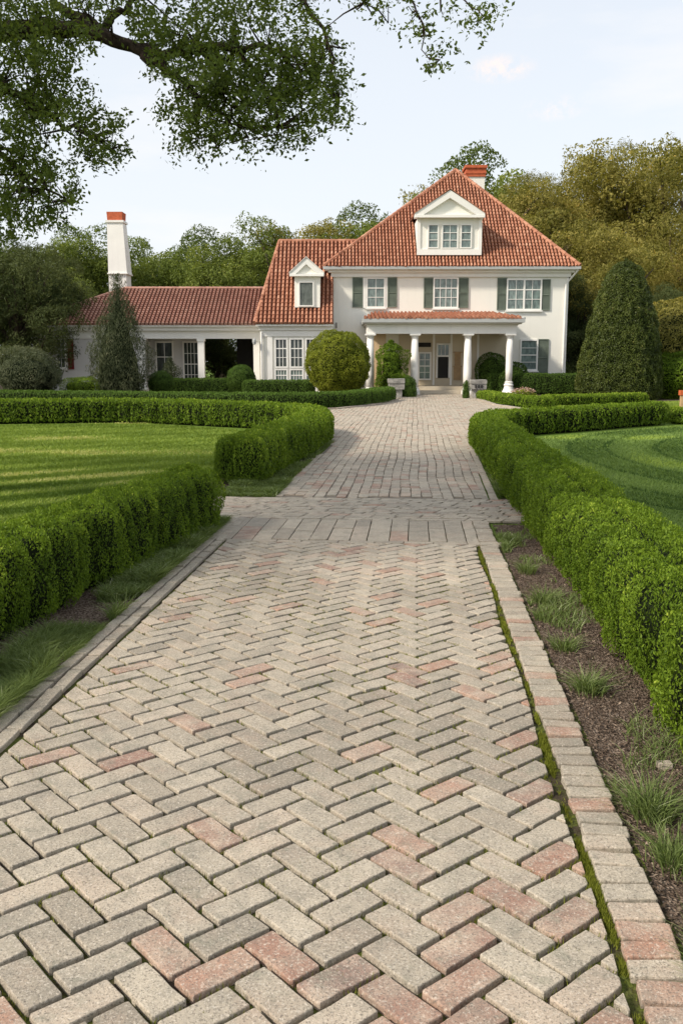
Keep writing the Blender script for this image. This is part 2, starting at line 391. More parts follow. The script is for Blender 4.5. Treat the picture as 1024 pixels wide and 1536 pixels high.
# hedge: capsule-footprint sweep of a boxy section
def hedge(name, pts, hw, H, mat, label, group=None, dens=1.0, lsize=0.017, lump=0.45, lumpamp=0.13, e=0.33, cat='hedge', tintoff=0.0, cap0=True, cap1=True, rough=0.05, nmul=1.15, clumpdark=0.25, seed=1):
    r = np.random.default_rng(seed)
    pts = np.array(pts, float)
    # smooth polyline
    for _ in range(2):
        q = [pts[0]]
        for a, b in zip(pts[:-1], pts[1:]): q += [a * .75 + b * .25, a * .25 + b * .75]
        q.append(pts[-1]); pts = np.array(q)
    seg = np.diff(pts, axis=0); L = np.linalg.norm(seg, axis=1); cum = np.concatenate([[0], np.cumsum(L)]); T = cum[-1]
    ph = np.linspace(0, PI / 2, 200)
    pr = np.stack([np.cos(ph) ** e, np.sin(ph) ** e], 1) * [hw, H]
    dl = np.linalg.norm(np.diff(pr, axis=0), axis=1); pc = np.concatenate([[0], np.cumsum(dl)]); plen = pc[-1]
    def frame(s, side_ang):
        # s along; side_ang: +1/-1 sides or an angle for caps
        s = np.clip(s, 0, T)
        x = np.interp(s, cum, pts[:, 0]); y = np.interp(s, cum, pts[:, 1])
        d = 0.15
        x2 = np.interp(np.clip(s + d, 0, T), cum, pts[:, 0]); y2 = np.interp(np.clip(s + d, 0, T), cum, pts[:, 1])
        x1 = np.interp(np.clip(s - d, 0, T), cum, pts[:, 0]); y1 = np.interp(np.clip(s - d, 0, T), cum, pts[:, 1])
        t = unit(np.stack([x2 - x1, y2 - y1], 1)); nrm = np.stack([t[:, 1], -t[:, 0]], 1)   # right side
        d2 = nrm * np.cos(side_ang)[:, None] + t * np.sin(side_ang)[:, None]
        return np.stack([x, y], 1), d2
    def surf(s, ang, q, inset=0.0):
        c, d2 = frame(s, ang)
        capm = (np.abs(np.cos(ang)) ** 5 + np.abs(np.sin(ang)) ** 5) ** -.2
        phq = np.interp(q, pc, ph)
        rr = np.cos(phq) ** e * hw; zz = np.sin(phq) ** e * H
        # foot tapers inwards, plants bulge separately along the run
        foot = 1 - 0.22 * np.clip(1 - zz / (0.35 * H), 0, 1) ** 2
        P0 = np.concatenate([c + d2 * (rr * foot * capm)[:, None], zz[:, None]], 1)
        nr = np.concatenate([d2 * (np.cos(phq) ** (2 - e) / hw)[:, None], (np.sin(phq) ** (2 - e) / H)[:, None]], 1); nr = unit(nr + 1e-4)
        wob = vnoise(np.stack([s * 0 + c[:, 0], c[:, 1], np.sign(np.cos(ang)) * 3.0 + 0 * s], 1), 1.3, 5 + seed)
        ls = s / lump + wob * 2.6 + np.where(np.cos(ang) > 0, 0.0, 0.43)
        fr = ls - np.floor(ls)
        cusp = np.abs(np.sin(PI * fr)) ** 0.42 - 0.8         # plants bulging between creases
        big = vnoise(P0, 2.6, 3 + seed) - .5
        fine = .5 * vnoise(P0 * [1, 1, .5], 9.0, 8 + seed) + .8 * vnoise(P0 * [1, 1, .38], 22.0, 9 + seed) - .65
        sd = np.clip(np.cos(phq) * 1.25, 0, 1)
        off = lumpamp * 1.25 * cusp * (0.22 + 0.78 * sd) + lumpamp * big * (.45 + .45 * sd) + rough * 1.7 * fine - inset
        Q = P0 + nr * off[:, None]
        Q[:, 2] = np.maximum(Q[:, 2], 0.0)
        return Q, nr, cusp, big, fine
    # sampling
    area_side = T * plen * 2; area_cap = PI * hw * plen * .75 * (int(cap0) + int(cap1))
    mid = np.array([np.interp(np.linspace(0, T, 40), cum, pts[:, 0]), np.interp(np.linspace(0, T, 40), cum, pts[:, 1])]).T
    dist = np.hypot(mid[:, 0], mid[:, 1])
    lsz = np.clip(lsize * dist / 8.0, lsize, 0.028)          # leaf size grows with distance
    wgt = 1.0 / lsz ** 2; wgt = wgt / wgt.sum(); cw = np.cumsum(wgt)
    nper = 1.15 * dens * nmul
    n1 = int(sum((area_side / 40) * nper * 0.9 / (lsz * lsz * 0.55 * 2)))
    if cap0: nc0 = int(2.3 * PI * hw * plen * .7 * nper * .9 / (lsz[0] ** 2 * 1.1))
    else: nc0 = 0
    nc1 = int(2.3 * PI * hw * plen * .7 * nper * .9 / (lsz[-1] ** 2 * 1.1)) if cap1 else 0
    bi = np.searchsorted(cw, r.random(n1)); bi = np.clip(bi, 0, 39)
    s = (bi + r.random(n1)) / 40 * T
    ang = np.where(r.random(n1) < .5, 0.0, PI)
    q = r.random(n1) * plen
    s = np.concatenate([s, np.zeros(nc0), np.full(nc1, T)])
    ang = np.concatenate([ang, PI + r.random(nc0) * PI, r.random(nc1) * PI])
    qc = np.sqrt(r.random(nc0 + nc1)); q = np.concatenate([q, r.random(nc0 + nc1) * plen])
    Q, nr, cusp, big, fine = surf(s, ang, q, 0.0)
    Q = Q + nr * (r.random(len(Q)) ** 2 * -0.07 + 0.012)[:, None]
    Q[:, 2] = np.maximum(Q[:, 2], 0.01)
    dd = np.hypot(Q[:, 0], Q[:, 1])
    size = np.clip(lsize * dd / 8.0, lsize, 0.028) * r.uniform(.7, 1.3, len(Q))
    tint = 0.40 + tintoff + 0.75 * (fine) + 0.25 * big + .10 * (Q[:, 2] > H * .8) + r.normal(0, .15, len(Q))  # lit top and tips and shaded hollows are put into the leaf tint
    keep = ((dd > 0.5))
    # core
    nu = max(int(T / 0.12), 8); nvv = 12
    su = np.linspace(0, T, nu); qq = np.linspace(0, plen, nvv)
    S, A = [], []
    rows = []
    sides = np.concatenate([np.stack([np.zeros(nvv), qq], 1), np.stack([np.full(nvv, PI), qq[::-1]], 1)])
    for u in su:
        C_, *_ = surf(np.full(len(sides), u), sides[:, 0], sides[:, 1], 0.065); rows.append(C_)
    cv = np.concatenate(rows); cf = [grid_faces(nu, len(sides), False)]
    base = len(cv)
    for (on, s0, a0) in ((cap0, 0.0, PI), (cap1, T, 0.0)):
        if not on: continue
        rws = []
        for a in np.linspace(a0, a0 + PI, 12):
            C_, *_ = surf(np.full(nvv, s0), np.full(nvv, a), qq, 0.10); rws.append(C_)
        cv = np.concatenate([cv] + rws); cf.append(grid_faces(12, nvv, False) + base); base = len(cv)
    cf = [np.concatenate(cf)]
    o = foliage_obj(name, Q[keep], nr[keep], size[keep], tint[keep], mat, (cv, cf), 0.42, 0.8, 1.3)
    return tag(o, label, cat, group)

def topiary(name, loc, prof, mat, label, cat='shrub', group=None, lsize=0.04, dens=1.0, lumpamp=0.08, lf=1.4, seed=3, rnd=0.7, up=0.0, asp=0.6, spread=0.08, inset=.1, rough=.05, tintf=0.0, core=True, squash=1.0):
    r = np.random.default_rng(seed)
    prof = np.array(prof, float)
    d = np.linalg.norm(np.diff(prof, axis=0), axis=1); rad = (prof[:-1, 0] + prof[1:, 0]) / 2
    lsize = lsize * .58; ar = d * rad * 2 * PI; n = int(ar.sum() * dens * 1.1 / (lsize ** 2 * 1.1))
    k = r.choice(len(ar), n, p=ar / ar.sum()); t = r.random(n)
    rr = prof[k, 0] * (1 - t) + prof[k + 1, 0] * t; zz = prof[k, 1] * (1 - t) + prof[k + 1, 1] * t
    tg = np.diff(prof, axis=0)[k]; nr2 = unit(np.stack([tg[:, 1], -tg[:, 0]], 1))
    a = r.random(n) * 2 * PI
    nr = np.stack([np.cos(a) * nr2[:, 0], np.sin(a) * nr2[:, 0], nr2[:, 1]], 1)
    p = np.stack([np.cos(a) * rr, np.sin(a) * rr * squash, zz], 1)
    b1 = vnoise(p + seed * 7.1, lf, seed) - .5; b2 = vnoise(p + seed * 3.3, lf * 4, seed + 1) - .5
    p = p + nr * (lumpamp * 2 * b1 + rough * 2 * b2 - r.random(n) ** 1.5 * spread)[:, None]
    p[:, 2] = np.maximum(p[:, 2], 0.0)
    tint = .45 + tintf + .5 * b2 + .35 * b1 + r.normal(0, .15, n)
    size = lsize * r.uniform(.6, 1.35, n)
    C = None
    if core:
        na = 20; A = np.linspace(0, 2 * PI, na, endpoint=False)
        cv = []
        for R_, z in prof:
            ri = max(R_ - inset, 0.01)
            cp = np.stack([np.cos(A) * ri, np.sin(A) * ri * squash, np.full(na, max(z - (inset if z > prof[:, 1].max() * .8 else 0), 0.0))], 1)
            bb = vnoise(cp + seed * 7.1, lf, seed) - .5
            cp[:, :2] *= (1 + lumpamp * 1.6 * bb / max(R_, .3))[:, None]
            cv.append(cp)
        C = (np.concatenate(cv), [grid_faces(len(prof), na, True)])
    o = foliage_obj(name, p, nr, size, tint, mat, C, asp, rnd, up, loc=(loc[0], loc[1], loc[2] if len(loc) > 2 else 0.0))
    return tag(o, label, cat, group)

def ell_prof(r, h, n=14, low=0.25):
    out = []
    for i in range(n + 1):
        t = -PI / 2 * (1 - low * 0) + PI * i / n
        z = h / 2 + h / 2 * math.sin(t); rr = r * math.cos(t)
        out.append((max(rr, 0.02), z))
    return out
def dome_prof(r, h, n=12):        # fuller at the foot
    return [(max(r * (1 - t ** 3.2) ** 0.5 * (0.93 + .07 * min(1, t * 6)), .02), t * h) for t in [i / n for i in range(n + 1)]]

# ------------------------------------------------------------------ trees
def limb_path(a, b, r, bend=0.15, n=5):
    a = np.array(a, float); b = np.array(b, float); L = np.linalg.norm(b - a)
    off = r.normal(0, bend * L, 3) * [1, 1, .4]
    ts = np.linspace(0, 1, n)
    return [tuple(a * (1 - t) + b * t + off * math.sin(PI * t) * .5 + np.array([0, 0, .12 * L * math.sin(PI * t)])) for t in ts]

def tree_meshes(seed, H, Rc, zb, nl=26, leaf=0.16, nleaf=16000, mat='treegreen', bark='barklight', flat=1.0, feather=0.0):
    """returns crown mesh, trunk mesh data built round the origin"""
    r = np.random.default_rng(seed)
    hc = H - zb; lobes = []
    for i in range(nl):
        while True:
            d = r.normal(0, 1, 3); d /= np.linalg.norm(d); k = r.random() ** .45
            c = np.array([d[0] * Rc * .78 * k, d[1] * Rc * .78 * k, zb + hc * .5 + d[2] * hc * .40 * k])
            if c[2] > zb * .8: break
        frac = (c[2] - zb) / hc
        lr = Rc * r.uniform(.26, .42) * (1.05 - .4 * max(frac, 0))
        lobes.append((c, lr))
    P_, N_, T_ = [], [], []
    tot = sum(l[1] ** 2 for l in lobes)
    for c, lr in lobes:
        n = int(nleaf * lr * lr / tot)
        d = unit(r.normal(0, 1, (n, 3)) + np.array([0, 0, .25]))
        rad = lr * (1 - .45 * r.random(n) ** 1.6)
        q = c + d * rad[:, None] * np.array([1, 1, .78 * flat])
        b = vnoise(q, 1.1 / max(lr, .5) * 2.2, seed)
        q = q + d * ((b - .5) * lr * .55)[:, None]
        keep = vnoise(q, 3.0 / max(lr, .4), seed + 4) > .40
        tb = .42 + (r.random() - .5) * .62
        P_.append(q[keep]); N_.append(d[keep]); T_.append(tb + .5 * (vnoise(q[keep], 1.2, seed + 9) - .5) + r.normal(0, .16, keep.sum()))
    p = np.concatenate(P_); nrm = np.concatenate(N_); tn = np.concatenate(T_)
    V, Fq = leaf_geo(p, nrm, leaf * r.uniform(.6, 1.4, len(p)), .5 if not feather else .22, .8, feather, r)
    crown = np_mesh('crown', V, [Fq], [M[mat]], np.repeat(np.clip(tn, 0, 1), 4))
    mb = MB()
    r0 = .03 * H
    tp = [(0, 0, -.1), (r.normal(0, .1), r.normal(0, .1), zb * .6), (r.normal(0, .3), r.normal(0, .3), zb + hc * .35), (r.normal(0, .5), r.normal(0, .5), zb + hc * .7)]
    mb.tube(tp, [r0 * 1.3, r0, r0 * .7, r0 * .2], 9)
    for c, lr in lobes[:18]:
        a = np.array(tp[1]) * .4 + np.array(tp[2]) * .6 if c[2] > zb + hc * .4 else np.array(tp[1])
        mb.tube(limb_path(a, c, r), [r0 * .45, r0 * .36, r0 * .28, r0 * .18, r0 * .06], 6)
    trunk = mb.build('trunk', M[bark], smooth=True)
    return crown, trunk
LIB = {}
def tree(kind, x, y, s, rot, label, cat='tree', group=None, sz=1.0, name='broadleaf_tree'):
    e = empty(name, (x, y, 0), label, cat, group)
    e.rotation_euler = (0, 0, rot); e.scale = (s, s, s * sz)
    crown, trunk, used = LIB[kind]
    if used[0]:
        crown = crown.copy(); trunk = trunk.copy(); COL.objects.link(crown); COL.objects.link(trunk)
    used[0] = True
    crown.name = 'crown'; trunk.name = 'trunk'
    crown.parent = e; trunk.parent = e
    return e
def lib(kind, *a, **k):
    c, t = tree_meshes(*a, **k); LIB[kind] = (c, t, [False])

# ------------------------------------------------------------------ polygons
def clip_half(poly, nx, ny, c):           # keep nx*x+ny*y<=c
    out = []
    for i in range(len(poly)):
        p, q = poly[i], poly[(i + 1) % len(poly)]
        dp = nx * p[0] + ny * p[1] - c; dq = nx * q[0] + ny * q[1] - c
        if dp <= 0: out.append(p)
        if dp * dq < 0:
            t = dp / (dp - dq); out.append((p[0] + (q[0] - p[0]) * t, p[1] + (q[1] - p[1]) * t))
    return out
def area(poly):
    return .5 * sum(poly[i][0] * poly[(i + 1) % len(poly)][1] - poly[(i + 1) % len(poly)][0] * poly[i][1] for i in range(len(poly)))
def inside(x, y, poly):
    c = False; n = len(poly)
    for i in range(n):
        x1, y1 = poly[i]; x2, y2 = poly[(i + 1) % n]
        if (y1 > y) != (y2 > y) and x < (x2 - x1) * (y - y1) / (y2 - y1) + x1: c = not c
    return c
def inside_np(x, y, poly):
    c = np.zeros(len(x), bool); n = len(poly)
    for i in range(n):
        x1, y1 = poly[i]; x2, y2 = poly[(i + 1) % n]
        if y1 == y2: continue
        m = ((y1 > y) != (y2 > y)) & (x < (x2 - x1) * (y - y1) / (y2 - y1) + x1)
        c ^= m
    return c
def sheet(name, poly, z, mat, label=None, kind='structure'):
    mb = MB(); n = len(poly)
    if area(poly) < 0: poly = poly[::-1]
    mb.add([(p[0], p[1], z) for p in poly], [tuple(range(n))])
    o = mb.build(name, mat); o['kind'] = kind
    return o

# ------------------------------------------------------------------ pavers
def inset_poly(poly, d):
    n = len(poly); out = []
    for i in range(n):
        p0, p1, p2 = poly[i - 1], poly[i], poly[(i + 1) % n]
        e1 = (p1[0] - p0[0], p1[1] - p0[1]); e2 = (p2[0] - p1[0], p2[1] - p1[1])
        l1 = math.hypot(*e1) or 1e-9; l2 = math.hypot(*e2) or 1e-9
        n1 = (-e1[1] / l1, e1[0] / l1); n2 = (-e2[1] / l2, e2[0] / l2)
        bx, by = n1[0] + n2[0], n1[1] + n2[1]; bl = bx * bx + by * by
        if bl < .2: bl = .2
        k = 2 * d / bl
        out.append((p1[0] + bx * k, p1[1] + by * k))
    return out
def brick(mb, poly, z, tint, gap=.006, bev=.005, lod=2, jit=.0014, tilt=.012):
    # poly in world XY, ccw
    if area(poly) < 0: poly = poly[::-1]
    if area(poly) < .0012: return
    # drop tiny edges
    q = [poly[i] for i in range(len(poly)) if math.hypot(poly[i][0] - poly[i - 1][0], poly[i][1] - poly[i - 1][1]) > .012]
    if len(q) < 3: return
    poly = inset_poly(q, gap)
    if area(poly) < .0008: return
    # rounded, slightly worn outline
    out = []; n = len(poly); cr = .0045
    for i in range(n):
        p0, p1, p2 = poly[i - 1], poly[i], poly[(i + 1) % n]
        l1 = math.hypot(p1[0] - p0[0], p1[1] - p0[1]); l2 = math.hypot(p2[0] - p1[0], p2[1] - p1[1])
        k1 = min(cr / l1, .3); k2 = min(cr / l2, .3)
        a = (p1[0] + (p0[0] - p1[0]) * k1, p1[1] + (p0[1] - p1[1]) * k1)
        b = (p1[0] + (p2[0] - p1[0]) * k2, p1[1] + (p2[1] - p1[1]) * k2)
        if lod >= 2:
            out += [a, b]
            m = max(int(l2 / .06), 1)
            for j in range(1, m):
                t = k2 + (1 - 2 * k2) * j / m
                out.append((p1[0] + (p2[0] - p1[0]) * t, p1[1] + (p2[1] - p1[1]) * t))
        else: out += [a, b]
    out = [(p[0] + random.gauss(0, jit), p[1] + random.gauss(0, jit)) for p in out]
    cx = sum(p[0] for p in out) / len(out); cy = sum(p[1] for p in out) / len(out)
    tx, ty = random.gauss(0, tilt), random.gauss(0, tilt); z += random.gauss(0, .0012)
    def zt(p): return z + (p[0] - cx) * tx + (p[1] - cy) * ty
    def ring(k, dz): 
        rr = []
        for p in out:
            dx, dy = cx - p[0], cy - p[1]; l = math.hypot(dx, dy) or 1
            x, y = p[0] + dx / l * k, p[1] + dy / l * k
            rr.append((x, y, zt((x, y)) + dz))
        return rr
    n = len(out)
    if lod >= 2:
        vs = ring(-.001, -.03) + ring(0, -bev * 1.3) + ring(bev * .45, -bev * .35) + ring(bev * 1.3, 0.0); nr = 4
    else:
        vs = ring(0, -.02) + ring(0, -bev) + ring(bev, 0.0); nr = 3
    fs = []
    for j in range(nr - 1):
        for i in range(n): fs.append((j * n + i, j * n + (i + 1) % n, (j + 1) * n + (i + 1) % n, (j + 1) * n + i))
    vs.append((cx, cy, zt((cx, cy)))); c0 = nr * n; q0 = (nr - 1) * n
    for i in range(n): fs.append((q0 + i, q0 + (i + 1) % n, c0))
    mb.add(vs, fs, 0, tint)

def tint_at(x, y, pinkmul=1.0):
    g = mnoise.noise(Vector((x * .9, y * .9, 3.1)))
    pk = .08 + .36 * max(0, min(1, (x + .15) / .4)) * max(0, min(1, (3.3 - y) / .9)) + .08 * (x > .3 and y < 5) + .05 * (y > 8) 
    if random.random() < min(pk, .55) * pinkmul: return 1.02 + random.random() * .95
    return max(0.02, min(.97, .5 + g * .45 + random.gauss(0, .17)))

ZT = 0.030
BL, BI = -1.70, .565                      # inner limits of the herringbone (road frame b)
def rp(poly): return [road(b, a) for b, a in poly]
mb = MB()
W = .1155; c45 = math.sqrt(.5)
A0, A1 = 1.05, 8.22
for i in range(-64, 96):
    for j in range(-64, 96):
        for o in (0, 1):
            # classic 2:1 herringbone on the square grid
            gx = i + j; gy = j - i  # along/against diagonals
            # lattice translations (1,1) and (2,-2) in brick-width units
            u0 = i * 1 + j * 2; v0 = i * 1 - j * 2
            if o == 0: quad = [(u0, v0), (u0 + 2, v0), (u0 + 2, v0 + 1), (u0, v0 + 1)]
            else: quad = [(u0, v0 + 1), (u0 + 1, v0 + 1), (u0 + 1, v0 + 3), (u0, v0 + 3)]
            # rotate so that the (1,1) translation runs along the drive
            q = [((x - y) * c45 * W - .55, (x + y) * c45 * W) for x, y in quad]
            cb = sum(p[0] for p in q) / 4; ca = sum(p[1] for p in q) / 4
            if not (BL - .25 < cb < BI + .25 and A0 < ca < A1 + .2): continue
            q = clip_half(q, -1, 0, -BL)
            wob = BI + .009 * math.sin(ca * 3.1)
            if q: q = clip_half(q, 1, 0, wob)
            if q: q = clip_half(q, 0, 1, A1)
            if len(q) < 3 or abs(area(q)) < .0022: continue
            w = rp(q); cx, cy = road(cb, ca)
            gap = .0088
            brick(mb, w, ZT, tint_at(cx, cy), gap, .0035, 2, tilt=.016)
herring = mb
# right border: soldiers
a = .9
while a < 9.45:
    l = random.uniform(.084, .104)
    s = random.gauss(0, .003)
    b0 = BI + .026 + random.gauss(0, .003); b1 = b0 + .168 + random.gauss(0, .004)
    w = rp([(b0, a), (b1, a + s), (b1, a + l + s), (b0, a + l)]); cx, cy = w[0]
    t = tint_at(cx, cy, 1.0)
    brick(mb, w, ZT + .002, t, .0075, .004, 2, jit=.0018, tilt=.03)
    a += l
# left border: two rows of stretchers
for row in (0, 1):
    a = .9 + row * .11
    while a < 9.5:
        l = random.uniform(.14, .25) if row else random.uniform(.2, .3)
        b0 = BL - .014 - .086 * (row + 1) + random.gauss(0, .0015); b1 = b0 + .08
        w = rp([(b0, a), (b1, a), (b1, a + l), (b0, a + l)]); 
        brick(mb, w, ZT + .002, min(.9, max(0.02, random.gauss(.42, .16))), .0055, .004, 2, tilt=.025)
        a += l
# thin header course across
b = BL
while b < BI + .02:
    l = random.uniform(.22, .34)
    brick(mb, rp([(b, A1 + .005), (b + l, A1 + .005), (b + l, A1 + .1), (b, A1 + .1)]), ZT, random.gauss(.5, .15), .004, .004, 2); b += l
# long soldier band
b = BL - .17; a0, a1 = A1 + .105, 9.47
while b < BI + .03:
    l = random.uniform(.14, .21); sk = random.gauss(0, .025)
    l = min(l, max(BI + .03 - b, .08))
    cuts = [a0, a1] if random.random() < .25 else [a0, a0 + (a1 - a0) * random.uniform(.38, .62), a1]
    for c0, c1 in zip(cuts[:-1], cuts[1:]):
        t = 1.1 + random.random() * .8 if random.random() < .13 else min(.95, max(.05, random.gauss(.52, .16)))
        brick(mb, rp([(b, c0), (b + l, c0), (b + l, c1), (b, c1)]), ZT, t, .0042, .004, 2, jit=.0015)
    b += l
# cross path: running courses lying across the drive
a = 9.48
while a < 10.95:
    w_ = random.uniform(.10, .13); b = -2.75 + random.random() * .2
    while b < 1.16:
        l = random.uniform(.18, .30); sk = .05
        poly = [(b, a), (b + l, a), (b + l + sk, a + w_), (b + sk, a + w_)]
        x, y = road(b, a)
        t = 1.1 + random.random() * .8 if random.random() < .05 else min(.95, max(.05, random.gauss(.58, .16)))
        brick(mb, rp(poly), ZT, t, .0078, .005, 2, jit=.005); b += l
    a += w_
# border of the inner drive (right) : two thin lines
a = 10.97
while a < 19.2:
    l = random.uniform(.24, .34); bb = .90 + (a - 11) * .018
    brick(mb, rp([(bb, a), (bb + .1, a), (bb + .1, a + l), (bb, a + l)]), ZT + .006, random.gauss(.7, .1), .006, .006, 1)
    brick(mb, rp([(bb - .1, a), (bb - .01, a), (bb - .01, a + l), (bb - .1, a + l)]), ZT, random.gauss(.5, .1), .006, .006, 1)
    a += l
# inner drive and forecourt
FC = [road(-1.68, 10.96), road(-1.62, 17.9), (-.18, 20.6), (-.7, 22.6), (-2.2, 24.4), (-7.5, 27.2), (-13, 27.5), (-13, 31.5), (-8, 31.2), (-4.6, 30.9), (-1.4, 30.7), (-.2, 31.3), (1.2, 34.2), (2.15, 38.5),
      (2.7, 42), (2.9, 46.2), (6.4, 46.2), (6.1, 42), (5.65, 38.5), (5.55, 34), (6.1, 30.2), (7.6, 27.4), (9.5, 26.2), (4.6, 23.5), (3.1, 21.3), (2.65, 19.4), road(.8, 10.96)]
col = 0; b = -13.0
row_w = .125
while b < 8.5:
    a = 10.97 + random.random() * .25
    while a < 47.5:
        l = random.uniform(.16, .30) if a < 20 else random.uniform(.2, .4)
        cx, cy = road(b + row_w / 2, a + l / 2)
        if inside(cx, cy, FC):
            t = tint_at(cx, cy); 
            if t < 1: t = min(.97, t + .10)
            if a > 18 and t > 1 and random.random() < .5: t = .8
            o1 = .009 * math.sin(a * 1.3 + b * .6) + .02 * mnoise.noise(Vector((b * 2, a * .5, 0))); o2 = .009 * math.sin((a + l) * 1.3 + b * .6) + .02 * mnoise.noise(Vector((b * 2, (a + l) * .5, 0)))
            sl = random.gauss(0, .012)
            brick(mb, rp([(b + o1, a), (b + row_w + o1, a + sl), (b + row_w + o2, a + l + sl), (b + o2, a + l)]), ZT, t, .0042, .004, 1, jit=.004, tilt=.018)
        a += l
    b += row_w + .002
dr = mb.build('drive_pavers', M['paver']); dr['kind'] = 'structure'
bed = sheet('drive_bed', rp([(-1.87, .4), (BI + .21, .4), (BI + .21, 9.47), (1.2, 9.47), (1.2, 10.96)]) + FC[::-1][0:0] + rp([(-2.8, 10.96), (-2.8, 9.47), (-1.87, 9.47)]), .008, M['bed'])
M['bed2'] = simple('forecourt_joint_sand', (0.21, 0.18, 0.14), 0.95, 0.4, 8.0)
bed2 = sheet('forecourt_bed', FC, .016, M['bed2'])

# ------------------------------------------------------------------ ground, lawns, mulch
mbg = MB(); mbg.add([(-500, -200, 0), (500, -200, 0), (500, 900, 0), (-500, 900, 0)], [(0, 1, 2, 3)])
g = mbg.build('ground', M['lawn']); g['kind'] = 'structure'
mulchR = sheet('mulch_bed', rp([(.70, .2), (2.2, .2), (1.75, 5), (1.7, 9.4), (.80, 9.4)]), .004, M['mulch'])
mulchL = sheet('mulch_bed', [road(-1.90, .2), road(-1.88, 9.3), (-1.75, 9.6), (-2.7, 4.9), (-3.2, .2)], .004, M['mulch'])
mulch3 = sheet('mulch_bed', [road(1.04, 11.0), road(1.2, 19), (4.3, 19.8), (3.0, 16), (2.55, 11)], .004, M['mulch'])
mulch4 = sheet('mulch_bed', [(-.95, 11.9), (-.3, 18), (-.1, 20.5), (-1.6, 22), (-1.9, 12.0)], .004, M['mulch'])
mulch5 = sheet('planting_bed', [(-20, 32), (-8, 31.3), (-4.6, 31.0), (-1.4, 30.8), (1.2, 34.3), (2.6, 42), (2.8, 46), (2.8, 48), (-20, 48)], .004, M['mulch'])
mulch6 = sheet('planting_bed', [(6.5, 46), (6.2, 42), (5.75, 38.5), (9, 36.5), (15, 39), (16, 48), (6.5, 48)], .004, M['mulch'])

def blades(name, x, y, h, w, tint, mat, lean=.35, label=None, cat=None, kind=None, seg=1, loc=None, leanvec=None, z0=0.004):
    n = len(x)
    a = rng.random(n) * 2 * PI
    d = np.stack([np.cos(a), np.sin(a)], 1); la = rng.random(n) * 2 * PI
    lv = np.stack([np.cos(la), np.sin(la)], 1) * (lean * h * rng.uniform(.3, 1.5, n))[:, None]
    if leanvec is not None: lv = lv + leanvec * h[:, None]
    if seg == 1:
        V = np.empty((n, 3, 3))
        V[:, 0] = np.stack([x - d[:, 0] * w / 2, y - d[:, 1] * w / 2, np.full(n, z0)], 1)
        V[:, 1] = np.stack([x + d[:, 0] * w / 2, y + d[:, 1] * w / 2, np.full(n, z0)], 1)
        V[:, 2] = np.stack([x + lv[:, 0], y + lv[:, 1], z0 + h], 1)
        Fs = [np.arange(n * 3).reshape(n, 3)]; rep = 3
    else:
        V = np.empty((n, 7, 3))
        for k, (t, ww) in enumerate(((0, 1), (.45, .85), (.8, .5))):
            px = x + lv[:, 0] * t * t; py = y + lv[:, 1] * t * t; pz = z0 + h * t * (1 - .25 * t * t)
            V[:, 2 * k] = np.stack([px - d[:, 0] * w / 2 * ww, py - d[:, 1] * w / 2 * ww, pz], 1)
            V[:, 2 * k + 1] = np.stack([px + d[:, 0] * w / 2 * ww, py + d[:, 1] * w / 2 * ww, pz], 1)
        V[:, 6] = np.stack([x + lv[:, 0] * 1.1, y + lv[:, 1] * 1.1, z0 + h * .8], 1)
        b0 = np.arange(n)[:, None] * 7
        Fs = [np.concatenate([b0 + [0, 1, 3, 2], b0 + [2, 3, 5, 4]]), b0 + np.array([4, 5, 6])]; rep = 7
    o = np_mesh(name, V.reshape(-1, 3), Fs, [mat], np.repeat(np.clip(tint, 0, 1), rep), loc=loc)
    return tag(o, label, cat, None, kind)

def lawn(poly, n0, mat, label, stripe, base=.42, dmin=6):
    xs = np.array([p[0] for p in poly]); ys = np.array([p[1] for p in poly])
    # density ~ 1/d^2
    n = int(n0 * 2.2); k = n * 6
    y = ys.min() * (ys.max() / ys.min()) ** rng.random(k); x = rng.uniform(xs.min(), xs.max(), k)
    pr = np.minimum(1, 8.0 / np.maximum(y, 1)); m = (rng.random(k) < pr) & inside_np(x, y, poly)
    x, y = x[m][:n], y[m][:n]
    px, py, dep = proj(np.stack([x, y, np.zeros(len(x))], 1))
    m = (px > -60) & (px < 1084); x, y = x[m], y[m]
    d = np.hypot(x, y)
    st, lv = stripe(x, y)
    p3 = np.stack([x, y, 0 * x], 1)
    tint = base + st + .25 * (vnoise(p3, 1.1, 2) - .5) + .25 * (vnoise(p3, .35, 7) - .5) + rng.normal(0, .08, len(x))
    dry = vnoise(np.stack([x * .35, y * 1.2, 0 * x], 1), .5, 21); tint = tint + .45 * np.clip(dry - .55, 0, 1) * 3
    h = rng.uniform(.014, .03, len(x)) * np.clip(d / 10, 1, 1.5); w = np.clip(.0015 * d, .010, .035)
    blades('lawn_grass', x, y, h, w, tint, mat, .6, label, 'grass', 'stuff', leanvec=lv)

LAWNL = [(-1.75, 9.4), (-2.5, 4.9), (-3.4, 2.5), (-14, 10), (-18, 20), (-18, 23.8), (-8.8, 23.9), (-5.4, 24.8), (-2.5, 22.2), (-1.9, 20.5), (-1.3, 18), (-2.0, 12.2)]
def stripeL(x, y):
    dx, dy = math.cos(R(38)), math.sin(R(38))
    s = (x * -dy + y * dx) / 1.0
    w = np.sin(s * 2 * PI / .95); near = np.clip((15.5 - y) / 3, 0, 1)
    w2 = np.sin((y + .12 * x) * 2 * PI / 2.6)
    st = (np.sign(w) * np.abs(w) ** .5) * .5 * near + w2 * .14 * (1 - near) + .14 * np.clip((y - 12) / 8, 0, 1)  # stripe sheen of leaning blades put into the tint; paler towards the back
    return st, np.stack([dx * w * .5, dy * w * .5], 1)
lawn(LAWNL, 190000, M['grass'], 'sunlit mown lawn with diagonal stripes inside the left hedges', stripeL, .44)
